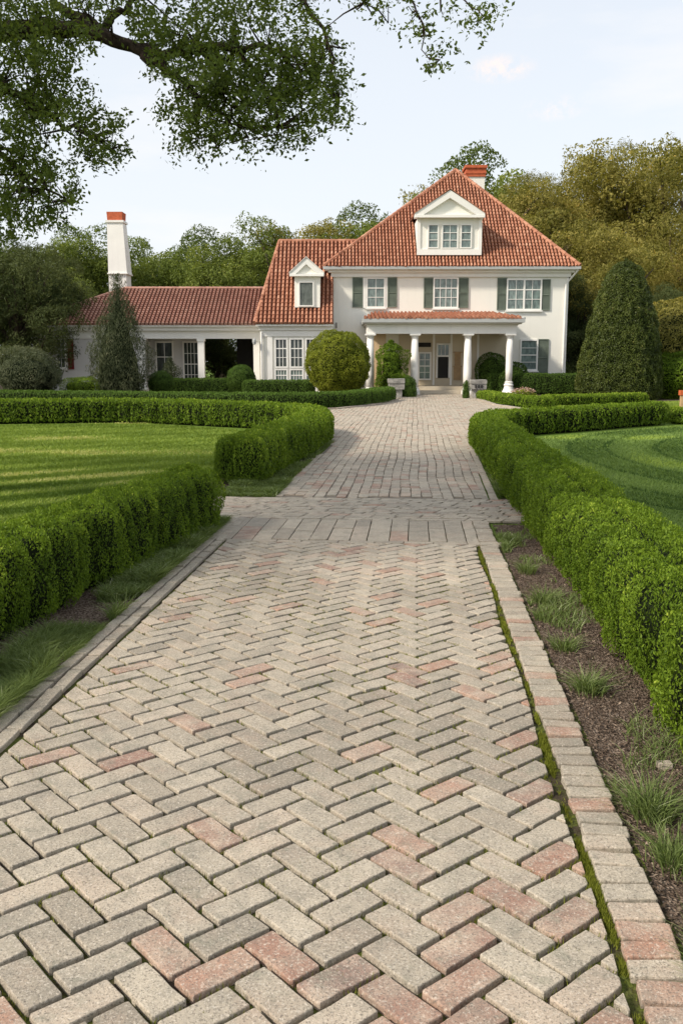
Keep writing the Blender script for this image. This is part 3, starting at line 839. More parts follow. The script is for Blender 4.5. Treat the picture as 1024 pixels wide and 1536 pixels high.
LAWNR = [(1.9, 3), (2.25, 8), (2.7, 12), (3.1, 17), (3.9, 19.6), (6, 21.6), (8.2, 23.4), (16, 26.5), (20, 26), (20, 12), (10, 3)]
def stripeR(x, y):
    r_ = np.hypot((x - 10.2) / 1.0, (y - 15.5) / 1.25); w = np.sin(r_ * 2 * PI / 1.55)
    return np.clip(w, -1, 1) * .26 - .45 * (np.abs(w + .2) < .22), np.stack([w * .4, 0 * w], 1)  # mowing sheen put into the tint, on top of the blade lean
lawn(LAWNR, 190000, M['grass_shade'], 'shaded mown lawn with curved stripes inside the right hedge', stripeR, .44)
# far lawn right of the cone tree, sunlight put into its paler tint
def stripe0(x, y): return .15 + 0 * x, np.stack([0 * x, 0 * x], 1)
lawn([(6.5, 30), (9.8, 26.6), (20, 29), (24, 38), (16, 39), (9, 36.2), (6.6, 37.2)], 40000, M['grass'], 'bright grass strip before the cone topiary', stripe0, .62)

# loose verge grass on the left of the pavers
def verge(n, bf, a0, a1, hm, mat, label, dens_noise=True, seedn=3, wmul=1.0, thr=.5):
    a = a0 * (a1 / a0) ** rng.random(n)
    b = bf(a, rng.random(n)); x = RR[0] * b + RD[0] * a; y = RR[1] * b + RD[1] * a
    p3 = np.stack([x, y, 0 * x], 1)
    if dens_noise:
        k = vnoise(p3, 5, seedn) * .6 + vnoise(p3, 1.5, seedn + 1) * .5 > thr; x, y, a, p3 = x[k], y[k], a[k], p3[k]
    h = hm * rng.uniform(.4, 1.25, len(x)) * (.5 + vnoise(p3, 4, 9)); 
    tint = .5 + .4 * (vnoise(p3, 3, 5) - .5) + rng.normal(0, .24, len(x))
    return blades('verge_grass', x, y, h, np.clip(.0010 * a, .004, .009) * wmul, tint, mat, .9, label, 'grass', 'stuff', seg=2)
verge(70000, lambda a, u: -1.885 - u ** 1.25 * np.interp(a, [2, 4.9, 9.2], [.42, .30, .25]), 2.2, 9.3, .105, M['wildgrass'], 'long loose grass between the left kerb and the near left hedge', thr=.36)
verge(16000, lambda a, u: -1.70 - u * .38 + (a - 11) * .012, 10.97, 19, .09, M['wildgrass'], 'rough grass verge beside the inner drive and left hedge', wmul=1.2)
verge(16000, lambda a, u: 1.03 + (a - 11) * .02 + u ** 1.5 * .34, 11.0, 18.5, .10, M['wildgrass'], 'thin grass verge between inner drive and right hedge', wmul=1.2)
verge(9000, lambda a, u: -2.35 + u * .7, 10.97, 12.3, .085, M['wildgrass'], 'short rough grass at the foot of the far left hedge end', wmul=1.3, thr=.2)
verge(15000, lambda a, u: .79 + u ** 2.2 * .5, 2.2, 9.4, .07, M['wildgrass'], 'sparse thin weeds scattered over the right mulch bed', thr=.60, seedn=13)
# bark chips
def chips(n, poly, name, label):
    xs = [p[0] for p in poly]; ys = [p[1] for p in poly]
    x = rng.uniform(min(xs), max(xs), n); y = max(min(ys), 1.6) + (max(ys) - max(min(ys), 1.6)) * rng.random(n) ** 1.6
    m = inside_np(x, y, poly); x, y = x[m], y[m]; k = len(x)
    p = np.stack([x, y, rng.uniform(.006, .02, k)], 1)
    o = foliage_obj(name, p, np.tile([0, 0, 1.], (k, 1)), rng.uniform(.004, .013, k), rng.random(k) ** 2.2, M['chip'], None, .35, .35)
    tag(o, label, 'mulch', None, 'stuff')
chips(60000, rp([(.70, 1.2), (1.9, 1.2), (1.55, 5), (1.45, 9.4), (.80, 9.4)]), 'bark_mulch', 'dark bark mulch between right kerb and right hedge')
chips(24000, [road(-1.90, 1.2), road(-1.88, 9.3), (-1.5, 9.5), (-2.3, 4.9), (-2.8, 1.2)], 'bark_mulch', 'dark bark mulch under the near left hedge')

# countable grass clumps in the right mulch
def clump(loc, n, h, rad, mat, label, group, seed):
    r = np.random.default_rng(seed)
    a = r.random(n) * 2 * PI; q = r.random(n) ** .7 * rad * .42
    x = np.cos(a) * q * r.uniform(.8, 1.6) + r.normal(0, rad * .15, n); y = np.sin(a) * q * r.uniform(.8, 1.8) + r.normal(0, rad * .2, n)
    hh = h * r.uniform(.45, 1.2, n); out = r.uniform(.2, 1.3, n)[:, None] * np.stack([np.cos(a), np.sin(a)], 1) * rad / h * 1.0
    o = blades('grass_clump', x, y, hh, np.full(n, .0042), r.random(n) ** 1.1, mat, .35, label, 'grass clump', None, seg=2, loc=(loc[0], loc[1], 0), leanvec=out)
    o['group'] = group
    return o
cl = [((975, 1225), 420, .15, .17, 'largest grey-green grass clump in the mulch, beside the pinkish kerb bricks'),
      ((1012, 1300), 260, .13, .12, 'lowest grass clump at the right picture edge in the mulch'),
      ((883, 1040), 330, .12, .13, 'bushy grass clump halfway along the right mulch bed'),
      ((845, 975), 220, .10, .11, 'small thin grass clump touching the kerb above the bushy one'),
      ((815, 905), 300, .12, .13, 'grass clump nearest the bend of the mulch, by the kerb line'),
      ((790, 860), 240, .12, .12, 'grass clump second from the far end of the right mulch bed'),
      ((770, 815), 200, .10, .12, 'farthest grass clump in the mulch near the cross path')]
for i, ((px, py), n, h, rad, lab) in enumerate(cl):
    clump(G(px, py), n, h, rad, M['wildgrass'], lab, 'grass clumps in the right mulch bed', 50 + i)

# moss: along the line inside the right border and in scattered joints
def moss():
    X, Y, Hh = [], [], []
    n = 26000
    a = 1.2 * (8.2 / 1.2) ** rng.random(n); wv = .012 * np.sin(a * 3.1)
    p3 = np.stack([a, 0 * a, 0 * a], 1); th = vnoise(p3, 3.2, 4)
    th = .6 * th + .4 * vnoise(p3, 14, 44); k = rng.random(n) < np.clip(.10 + 2.4 * (th - .40), .015, .8); a, wv, th = a[k], wv[k], th[k]
    wd = .005 + .026 * np.clip(th - .42, 0, 1) + .016 * np.clip((2.5 - a) / 1, 0, 1)
    b = BI + wv * .7 + .013 + rng.normal(0, 1, len(a)) * wd * .8
    X.append(RR[0] * b + RD[0] * a); Y.append(RR[1] * b + RD[1] * a); Hh.append(.008 + .014 * rng.random(len(a)) * (.4 + th))
    # herringbone joints: points along grid lines at integer coordinates
    n = 900000
    u = rng.uniform(-8, 80, n); v = rng.uniform(-8, 80, n)
    b = (u - v) * c45 * W - .55; a = (u + v) * c45 * W
    p3 = np.stack([b, a, 0 * a], 1)
    fr = np.minimum(np.abs(u - np.round(u)), np.abs(v - np.round(v))) * W
    k = (b > BL) & (b < BI) & (a > 1.1) & (a < 7.0) & (fr < .0085) & (vnoise(p3, 2.2, 31) * .6 + vnoise(p3, 8, 33) * .5 + .03 * (b > -.2) + .05 * (a < 2.8) > .565)
    b, a = b[k], a[k]
    X.append(RR[0] * b + RD[0] * a); Y.append(RR[1] * b + RD[1] * a); Hh.append(.014 + .014 * rng.random(len(a)))
    x = np.concatenate(X); y = np.concatenate(Y); h = np.concatenate(Hh)
    p3 = np.stack([x, y, 0 * x], 1)
    t = .45 + .5 * (vnoise(p3, 6, 3) - .5) + rng.normal(0, .15, len(x))
    blades('joint_moss', x, y, h, np.clip(.0013 * np.hypot(x, y), .0025, .007), t, M['moss'], .5, 'green moss and weeds growing in the joints between pavers', 'moss', 'stuff', z0=.011)
moss()

# ------------------------------------------------------------------ hedges
gh = 'clipped hedges round the two lawns'
hedge('clipped_hedge', [(-1.47, 9.05), (-1.82, 7.4), (-2.13, 5.6), (-2.42, 4.0), (-2.8, 2.2), (-3.1, .8)], .27, .59, M['hedge'], 'near left hedge of lobed bushy plants bordering the pavers up to the cross path', gh, lsize=.0098, seed=2, lump=.42, lumpamp=.10, nmul=1.15)
hedge('clipped_hedge', [(-15, 24.9), (-11, 24.6), (-8.8, 24.6), (-5.6, 25.3), (-2.9, 23.6), (-1.3, 22.3), (-.62, 21.0), (-.52, 19.0), (-.78, 16.5), (-1.12, 14.2), (-1.36, 12.6)], .36, .62, M['hedge'], 'far left hedge that turns back along the lawn beyond the cross path', gh, lsize=.0098, seed=4, lump=.5, lumpamp=.075, tintoff=.05)
hedge('clipped_hedge', [(8.0, 24.2), (6.0, 22.5), (4.7, 21.4), (3.6, 20.6), (3.0, 19.4), (2.78, 17.6), (2.62, 15.2), (2.42, 12.6), (2.2, 9.6), (2.02, 7.2), (1.86, 5.0), (1.76, 3.2), (1.7, 1.6)], .345, .56, M['hedge'], 'long right hedge curving from the foreground round the shaded lawn', gh, lsize=.0098, seed=6, lump=.42, lumpamp=.10, nmul=1.1)
gs = 'low clipped hedges in front of the house'
hedge('low_hedge', [(-15, 34.6), (-9, 33.4), (-4.6, 32.0), (-1.6, 31.4), (0.1, 32.9), (1.1, 35.2), (1.75, 38.3)], .42, .55, M['hedgedark'], 'low dark green hedge along the left edge of the forecourt up to the stone pier', gs, lsize=.016, seed=8, lump=1.1, lumpamp=.035, tintoff=.25)
hedge('low_hedge', [(5.95, 38.6), (6.1, 35.2), (6.9, 32.6)], .38, .38, M['hedge'], 'low bright hedge by the right stone pier at the forecourt kerb', gs, lsize=.016, seed=9, lump=.6, lumpamp=.04, tintoff=.1)
hedge('low_hedge', [(7.7, 34.4), (9.4, 35.2), (11.3, 36.3)], .40, .38, M['hedge'], 'low bright hedge below the white column base, right of the flowers', gs, lsize=.016, seed=10, lump=.6, lumpamp=.04, tintoff=.12)
hedge('low_hedge', [(9.0, 24.6), (10.4, 25.0), (13.5, 25.8)], .40, .40, M['hedge'], 'short low hedge at the right picture edge behind the shaded lawn', gs, lsize=.016, seed=12, lump=.6, lumpamp=.04, tintoff=.1)
hedge('low_hedge', [(7.6, 46.3), (9, 45.4), (11.4, 45.0)], .5, 1.0, M['hedgedark'], 'dark hedge against the white wall right of the portico', gs, lsize=.018, seed=13, lump=.9, lumpamp=.08, tintoff=.05)
hedge('low_hedge', [(-8.0, 46.2), (-5.3, 46.2)], .4, .75, M['hedgedark'], 'low dark hedge in front of the open loggia', gs, lsize=.018, seed=14, lump=1.2, lumpamp=.06, tintoff=.1)
hedge('low_hedge', [(-4.1, 43.6), (-1.7, 43.3)], .45, .72, M['hedgedark'], 'low rounded hedge in front of the tall wing windows', gs, lsize=.018, seed=15, lump=1.6, lumpamp=.05, tintoff=.2)

# ------------------------------------------------------------------ topiary and shrubs
gt = 'shrubs in front of the house'
topiary('round_shrub', (PX(508, 41.5), 41.5), ell_prof(1.46, 2.95), M['boxyellow'], 'big round golden-green clipped shrub beside the portico', 'shrub', gt, .045, 1.4, .15, 1.4, 21, inset=.22, rough=.09, rnd=.8, spread=.13)
topiary('pyramid_shrub', (PX(586, 44.2), 44.2), [(.62, 0), (.76, .5), (.78, 1.2), (.62, 1.9), (.36, 2.4), (.03, 2.7)], M['hedge'], 'pointed green shrub inside the left end of the portico', 'shrub', gt, .05, 1.4, .30, 1.6, 22, inset=.3, rough=.12)
topiary('round_shrub', (PX(240, 43.5), 43.5), ell_prof(.62, 1.15), M['hedgedark'], 'small dark ball shrub right of the ragged juniper', 'shrub', gt, .03, 1.1, .03, 2, 23, inset=.1)
topiary('round_shrub', (PX(362, 44.5), 44.5), ell_prof(.70, 1.45), M['hedgedark'], 'dark ball shrub in front of the loggia corner post', 'shrub', gt, .03, 1.1, .04, 2, 24, inset=.1, tintf=.15)
topiary('round_shrub', (PX(160, 43.5), 43.5), ell_prof(.5, 1.0), M['hedgedark'], 'small dark shrub at the left foot of the juniper', 'shrub', gt, .03, 1.1, .05, 2, 25, inset=.1)
topiary('leafy_shrub', (PX(738, 47), 47), ell_prof(.78, 2.0), M['hedgedark'], 'dark leafy shrub inside the right end of the portico', 'shrub', gt, .045, 1.1, .2, 1.5, 26, inset=.16)
topiary('leafy_shrub', (PX(772, 46.2), 46.2), ell_prof(.72, 1.55), M['hedgedark'], 'dark leafy shrub behind the right column base', 'shrub', gt, .045, 1.1, .2, 1.5, 27, inset=.16)
topiary('round_shrub', (PX(613, 42.0), 42.0), dome_prof(.36, .98), M['hedgedark'], 'small clipped bush right of the left stone pier', 'shrub', gt, .03, 1.1, .05, 2, 28, inset=.08, tintf=.1)
topiary('round_shrub', (PX(597, 43.2), 43.2), dome_prof(.5, 1.05), M['hedge'], 'loose green bush behind the left stone pier', 'shrub', gt, .035, 1.1, .1, 2, 48, inset=.08)
topiary('round_shrub', (PX(700, 40.4), 40.4), dome_prof(.18, .82), M['hedgedark'], 'narrow clipped bush left of the right stone pier', 'shrub', gt, .028, 1.1, .03, 2, 29, inset=.06, tintf=.15)
topiary('cone_topiary', (PX(931, 40), 40), [(1.62, 0), (1.78, .35), (1.76, 1.0), (1.62, 2.0), (1.42, 3.1), (1.14, 4.1), (.88, 4.85), (.64, 5.35), (.36, 5.68), (.04, 5.82)], M['cone'], 'tall dark cone-shaped topiary right of the house', 'topiary', None, .05, 1.5, .09, 1.3, 30, inset=.24, rnd=.8, rough=.10, spread=.14)
topiary('juniper', (PX(180, 42.5), 42.5), [(1.15, 0), (1.32, .7), (1.28, 1.7), (1.12, 2.7), (.85, 3.6), (.52, 4.4), (.26, 5.0), (.03, 5.5)], M['juniper'], 'ragged grey-green juniper standing before the left wing', 'conifer', None, .12, 2.6, .42, 1.5, 31, inset=.5, up=1.8, asp=.16, rough=.26, spread=.38, rnd=.9)
topiary('leafy_shrub', (PX(42, 39), 39), ell_prof(1.45, 2.0), M['juniper'], 'broad loose olive-green shrub at the far left', 'shrub', gt, .06, 1.4, .35, 1.1, 32, inset=.3, up=.5, asp=.35, rough=.15, spread=.2, tintf=.05)
topiary('leafy_shrub', (PX(8, 40.5), 40.5), ell_prof(1.6, 2.2), M['treedark'], 'dark loose shrub at the left picture edge', 'shrub', gt, .06, 1.4, .35, 1.1, 33, inset=.3, up=.4, asp=.35, rough=.15, spread=.2, tintf=.15)
topiary('leafy_shrub', (PX(118, 41.5), 41.5), ell_prof(.75, .95), M['hedge'], 'small pale green plant left of the juniper', 'shrub', gt, .045, 1.2, .2, 1.6, 34, inset=.2, up=.4, asp=.35, tintf=.1)
topiary('leafy_shrub', (PX(1012, 42.5), 42.5), ell_prof(1.9, 4.2), M['treeolive'], 'pale olive shrub at the right edge behind the cone topiary', 'shrub', gt, .07, 1.2, .35, 1.0, 35, inset=.3, rough=.15)
topiary('leafy_shrub', (PX(1018, 40.5), 40.5), ell_prof(1.3, 2.1), M['hedge'], 'bright green bush at the right edge below the olive shrub', 'shrub', gt, .055, 1.2, .25, 1.2, 36, inset=.3, rough=.1)
topiary('leafy_shrub', (PX(255, 46.9), 46.9), ell_prof(.55, 1.9), M['juniper'], 'loose climbing shrub before the loggia doors', 'shrub', gt, .05, .8, .25, 1.6, 37, core=False, spread=.4)
topiary('leafy_shrub', (PX(425, 40.8), 40.8), ell_prof(.42, .7), M['boxyellow'], 'small yellow-green plant at the foot of the big round shrub', 'shrub', gt, .035, 1.0, .15, 2, 38, inset=.15) if False else None
fp = topiary('flowering_plant', (PX(786, 37), 37), ell_prof(.5, .5), M['boxyellow'], 'low plant with pale pink blooms by the kerb', 'flowers', None, .04, .9, .15, 2.5, 39, inset=.25)
_r = np.random.default_rng(4); _n = 260; _a = _r.random(_n) * 2 * PI; _q = np.sqrt(_r.random(_n)) * .5
_p = np.stack([np.cos(_a) * _q, np.sin(_a) * _q, .30 + .25 * np.sqrt(1 - (_q / .55) ** 2) + _r.normal(0, .03, _n)], 1)
foliage_obj('blooms', _p, np.tile([0, -.3, 1.], (_n, 1)), _r.uniform(.02, .035, _n), _r.random(_n), M['petal'], None, .9, .6, parent=fp)['kind'] = 'stuff'

# ------------------------------------------------------------------ background trees
lib('round', 101, 11.0, 5.0, 2.6, 30, .075, 75000, 'treegreen')
lib('broad', 102, 11.5, 6.2, 2.2, 38, .08, 85000, 'treegreen', flat=.85)
lib('olive', 103, 14.0, 5.4, 2.2, 46, .08, 105000, 'treeolive', feather=.25)
lib('olive2', 104, 13.0, 6.0, 1.5, 40, .08, 100000, 'treeolive', flat=.9)
lib('dark', 105, 9.0, 3.8, .6, 30, .075, 80000, 'treedark', 'bark', feather=.6)
lib('low', 106, 7.0, 4.5, .3, 26, .08, 65000, 'treedark', 'bark')
gb = 'trees behind the house'
def bt(kind, px, Y, ytop, rot, label, name='broadleaf_tree', wide=1.0):
    H0 = {'round': 11, 'broad': 11.5, 'olive': 14, 'olive2': 13, 'dark': 9, 'low': 7}[kind]
    X, Z = P(px, ytop, Y)
    s = Z / (H0 * .97) * wide
    return tree(kind, X, Y, s, rot, label, 'tree', gb, 1 / wide, name)
bt('broad', 30, 62, 350, .3, 'broad tree at far left showing above the dark foliage')
bt('round', 120, 66, 338, 1.3, 'round-crowned tree left of the tall white chimney')
bt('broad', 225, 70, 340, 2.2, 'tree crown just right of the tall white chimney')
bt('round', 292, 74, 366, 4.1, 'lower distant tree in the dip right of the white chimney')
bt('round', 330, 67, 348, 3.1, 'tree rising above the middle of the long wing ridge')
bt('broad', 395, 66, 322, 4.6, 'broad tree above the right end of the long wing ridge')
bt('olive2', 455, 68, 316, 5.5, 'yellowish-green tree behind the gabled wing ridge')
bt('broad', 520, 70, 312, 0.9, 'tree crown behind the gabled wing meeting the main roof')
bt('round', 572, 74, 314, 2.9, 'tree crown showing just left of the main roof slope')
bt('olive2', 672, 72, 268, 1.9, 'pale green tree showing left of the brick-topped chimney', wide=.8)
bt('round', 716, 72, 236, 3.7, 'pale green tree directly behind the brick-topped chimney')
bt('olive', 765, 66, 240, .4, 'golden-olive tree just right of the brick-topped chimney')
bt('olive2', 808, 60, 300, 1.5, 'yellowish lower tree beside the right roof slope')
bt('olive', 835, 70, 236, 2.5, 'olive tree rising right of the roof against the sky')
bt('olive2', 890, 66, 214, 3.3, 'broad olive tree between roof and right picture edge')
bt('olive', 940, 70, 196, 5.2, 'tall olive tree above the cone topiary')
bt('olive2', 1000, 64, 190, 6.0, 'tallest olive tree at the top right edge')
bt('olive', 1060, 58, 215, 1.0, 'large olive tree cut off by the right picture edge')
bt('dark', 880, 53, 400, .7, 'dark tree beside the right house corner', 'dark_tree')
bt('olive2', 935, 54, 330, 2.2, 'brownish-olive tree close behind the cone topiary')
bt('dark', 985, 50, 410, 3.9, 'dark tree right of the cone topiary tip', 'dark_tree')
bt('low', 900, 50, 470, 2.0, 'dark bushy low tree left of the cone topiary', 'dark_tree')
bt('low', 1040, 48, 480, 4.0, 'dark bushy low tree at the right edge', 'dark_tree')
bt('dark', 20, 46.5, 330, 5.0, 'dark feathery evergreen at the left picture edge', 'dark_tree', 1.15)
bt('dark', 66, 50.5, 372, 2.4, 'dark feathery evergreen overlapping the left wing roof', 'dark_tree')
bt('dark', -45, 48, 320, 1.4, 'dark evergreen cut off by the left picture edge', 'dark_tree')
bt('low', 60, 46.5, 455, 2.7, 'low dark tree in front of the left wing window', 'dark_tree') if False else None
bt('low', 322, 57, 480, .8, 'dark bushes seen through the open loggia', 'dark_tree')
bt('low', 235, 60, 450, 4.8, 'dark bushes behind the long wing', 'dark_tree')
bt('round', 640, 90, 300, 2.0, 'distant tree behind the main roof') if False else None

# ------------------------------------------------------------------ overhanging oak
def oak():
    e = empty('oak_tree', (0, 0, 0), 'large dark-leaved tree overhanging the drive from the upper left', 'tree')
    r = np.random.default_rng(77)
    def W3(px, py, Y):
        x, z = P(px, py, Y); return np.array([x, Y, z])
    mb = MB()
    trunk_top = np.array([-7.6, 10.2, 3.4])
    mb.tube([(-8.6, 10.6, -.1), (-8.4, 10.5, .6), (-8.1, 10.4, 2.0), tuple(trunk_top)], [.62, .46, .40, .34], 12)
    mb.tube([tuple(trunk_top), (-7.2, 9.8, 5.5), (-7.4, 9.0, 8.0), (-7.0, 8.5, 10.5)], [.32, .26, .18, .06], 9)
    mb.tube([tuple(trunk_top), (-8.6, 8.0, 5.2), (-9.5, 5.5, 6.8), (-10, 3.5, 8)], [.28, .22, .16, .05], 8)
    mb.tube([tuple(trunk_top), (-6.0, 9.6, 4.4)] + [tuple(W3(-110, 30, 9.1))], [.26, .2, .14], 9)
    def br(pts, r0, r1, Y0, Y1, nn=8):
        n = len(pts); dens = []
        P3 = [W3(px, py, Y0 + (Y1 - Y0) * i / (n - 1)) for i, (px, py) in enumerate(pts)]
        fine = []
        for i in range(n - 1):
            for t in (0, .33, .67): fine.append(P3[i] * (1 - t) + P3[i + 1] * t + r.normal(0, .018, 3))
        fine.append(P3[-1]); m = len(fine)
        mb.tube([tuple(p) for p in fine], [r0 + (r1 - r0) * (i / (m - 1)) ** .8 for i in range(m)], nn)
        return fine
    main = br([(-110, 30), (-60, 34), (0, 40), (70, 43), (130, 43), (170, 57), (212, 78), (235, 100), (265, 115), (300, 150)], .125, .02, 9.1, 8.6)
    b2 = br([(125, 42), (155, 38), (180, 22), (205, 4), (240, -25)], .055, .02, 8.9, 9.3)
    b3 = br([(205, 76), (250, 80), (300, 74), (350, 72), (392, 68), (430, 80), (470, 110)], .06, .012, 8.8, 8.5)
    b4 = br([(-80, 70), (-20, 100), (20, 138), (60, 165), (100, 185), (135, 200), (165, 225)], .05, .01, 8.7, 8.4)
    b5 = br([(300, 76), (320, 105), (335, 140), (350, 175), (372, 205)], .025, .006, 8.6, 8.5, 5)
    b6 = br([(350, 72), (385, 105), (405, 150), (420, 190)], .022, .005, 8.6, 8.3, 5)
    b7 = br([(150, 40), (90, 12), (70, -20)], .05, .03, 8.9, 9.2)
    b8 = br([(430, -40), (470, 20), (500, 90), (508, 150)], .03, .006, 8.8, 8.6, 5)
    b9 = br([(560, -60), (610, -10), (632, 40), (643, 88)], .014, .004, 8.2, 8.2, 5)
    b10 = br([(560, -60), (650, -20), (700, 5), (722, 22)], .014, .004, 8.2, 8.1, 5)
    b11 = br([(300, -60), (420, -30), (520, -25), (560, -60)], .05, .015, 8.8, 8.3)
    b12 = br([(-110, 150), (-40, 200), (10, 240), (60, 270), (100, 300)], .04, .008, 8.9, 8.5)
    b13 = br([(520, -25), (540, -5), (565, 12)], .012, .004, 8.3, 8.2, 5)
    # foliage masses: (px, py, radius px, weight)
    mass = [(30, 18, 45, 1), (95, 15, 40, .8), (250, 22, 48, 1), (310, 30, 46, 1.1), (365, 25, 42, 1), (420, 12, 34, .8), (200, 25, 35, .6), (150, 8, 30, .5),
            (262, 78, 34, 1), (310, 95, 42, 1.3), (360, 100, 44, 1.4), (410, 95, 42, 1.3), (455, 95, 38, 1.2), (485, 110, 30, 1.1), (492, 145, 27, 1), (470, 165, 30, 1),
            (430, 145, 42, 1.3), (385, 150, 42, 1.3), (335, 150, 40, 1.2), (290, 140, 32, .9), (262, 120, 24, .7), (275, 185, 25, .7), (300, 195, 30, .9), (345, 190, 32, 1), (385, 195, 28, .8), (290, 218, 14, .5), (330, 214, 14, .4), (372, 215, 12, .35),
            (455, 195, 22, .6), (480, 60, 26, .8), (465, 35, 18, .5), (498, 178, 16, .5), (462, 212, 10, .25), (245, 160, 12, .3), (238, 50, 20, .5),
            (20, 75, 40, 1.2), (70, 78, 40, 1.1), (108, 80, 26, .8), (40, 120, 45, 1.1), (85, 120, 30, .9), (15, 165, 40, 1.1), (60, 170, 34, 1), (105, 160, 26, .8), (140, 178, 24, .8), (165, 190, 22, .8), (172, 215, 18, .7), (150, 220, 22, .8), (125, 200, 20, .7),
            (140, 232, 12, .4), (20, 215, 40, 1.1), (55, 225, 26, .7), (15, 265, 38, 1.1), (60, 270, 30, .9), (95, 275, 22, .7), (112, 290, 16, .5), (20, 305, 35, 1), (65, 305, 26, .8), (95, 305, 14, .4), (50, 330, 22, .5), (10, 335, 30, .8),
            (-40, 30, 50, .8), (-50, 120, 55, .8), (-50, 210, 55, .8), (-50, 300, 50, .7), (-110, 100, 60, .5), (-110, 240, 60, .5), (-40, 370, 40, .5),
            (-30, -50, 70, .7), (80, -50, 70, .6), (200, -50, 70, .6), (320, -50, 70, .6), (430, -55, 60, .5),
            (525, -5, 16, .4), (550, 8, 12, .3), (575, 2, 10, .22), (608, 5, 14, .4), (628, 25, 16, .4), (645, 48, 13, .3), (640, 72, 11, .28), (643, 95, 8, .18), (660, 62, 9, .16), (660, 20, 8, .15), (695, 6, 10, .22), (716, 12, 14, .35), (728, 22, 9, .2), (715, 32, 5, .08)]
    tips, Pn = [], []
    allb = np.array(main + b2 + b3 + b4 + b5 + b6 + b8 + b9 + b10 + b12 + b13 + b11 + b7)
    PP, SZ, TT = [], [], []
    for (px, py, rad, w) in mass:
        ntw = int(w * 14.5 * (rad / 30) ** 1.5) + 2
        for _ in range(ntw):
            a = r.random() * 2 * PI; q = math.sqrt(r.random()) * rad
            Y = 8.55 + r.normal(0, .42) if px < 500 else 8.2 + r.normal(0, .1)
            c = W3(px + math.cos(a) * q, py + math.sin(a) * q, Y)
            # twig from nearest branch point towards the cluster
            if r.random() < .5:
                d = np.linalg.norm(allb - c, axis=1); nb = allb[np.argmin(d)]
                if d.min() < .55:
                    mid = (nb + c) / 2 + r.normal(0, .05, 3); mb.tube([tuple(nb), tuple(mid), tuple(c)], [.010, .006, .003], 4, cap=False)
            n = int(r.uniform(24, 48)) if px < 500 else int(r.uniform(22, 40))
            # leaves hang along a drooping spray
            dirn = unit(r.normal(0, 1, (1, 3)) + np.array([[0, 0, -.5]]))[0]
            t = r.random(n); p = c + dirn * (t * .20)[:, None] + r.normal(0, .030, (n, 3)) * (1 + .4 * t)[:, None]
            PP.append(p); TT.append(np.full(n, .35 + r.normal(0, .12)) + r.normal(0, .14, n))
    p = np.concatenate(PP); t = np.concatenate(TT)
    size = r.uniform(.012, .029, len(p))
    foliage_obj('foliage', p, r.normal(0, 1, (len(p), 3)) + [0, 0, .6], size, t, M['oakleaf'], None, .5, .5, parent=e)
    # unseen rest of the crown: rounded masses of larger sprays, added to shade the ground
    Q = []
    cen = [(-8, 8.5, 9.5, 3.0), (-10.5, 5, 8.2, 2.6), (-7, 5.0, 8.6, 2.2), (-11, 10, 8.5, 3.3), (-6, 11.5, 9.5, 2.3)]
    for cx, cy, cz, cr in cen:
        n = int(2300 * cr * cr / 4)
        d = unit(r.normal(0, 1, (n, 3))); q = np.array([cx, cy, cz]) + d * (cr * r.random(n) ** .4)[:, None] * [1, 1, .6]
        Q.append(q)
        mb.tube(limb_path((-7.3, 9.2, 6.5) if cy > 3 else (-9.5, 5.5, 6.4), (cx, cy, cz), r), [.14, .11, .08, .05, .02], 6)
    q = np.concatenate(Q); px, py, dep = proj(q)
    out = (dep < .1) | (px < -70) | (py < -70) | (px > 1094)
    k = out & (vnoise(q, 1.1, 61) > .36)
    q = q[k]
    foliage_obj('foliage', q, r.normal(0, 1, (len(q), 3)) + [0, 0, .8], r.uniform(.06, .13, len(q)), r.normal(.4, .15, len(q)), M['oakleaf'], None, .5, .5, parent=e)
    mb.build('trunk', M['bark'], parent=e, smooth=True)
oak()

# ------------------------------------------------------------------ HOUSE
YM = 48.0          # main facade plane
HX, HZ = PX(683, YM), 0
house = empty('house', (HX, YM, 0), 'large white stucco house with red tiled hipped roofs, portico and long left wing', 'house')
HO = Vector((HX, YM, 0))
def hb(mb, name, mat, parent=house, smooth=False):
    """build a part of the house: vertices are in world space, shifted to the house origin"""
    mb.v = [(v[0] - HO.x, v[1] - HO.y, v[2] - HO.z) for v in mb.v]
    return mb.build(name, mat, parent, smooth=smooth)
def hbox(name, mat, b, parent=house):
    m = MB(); m.box(*b); return hb(m, name, mat, parent)

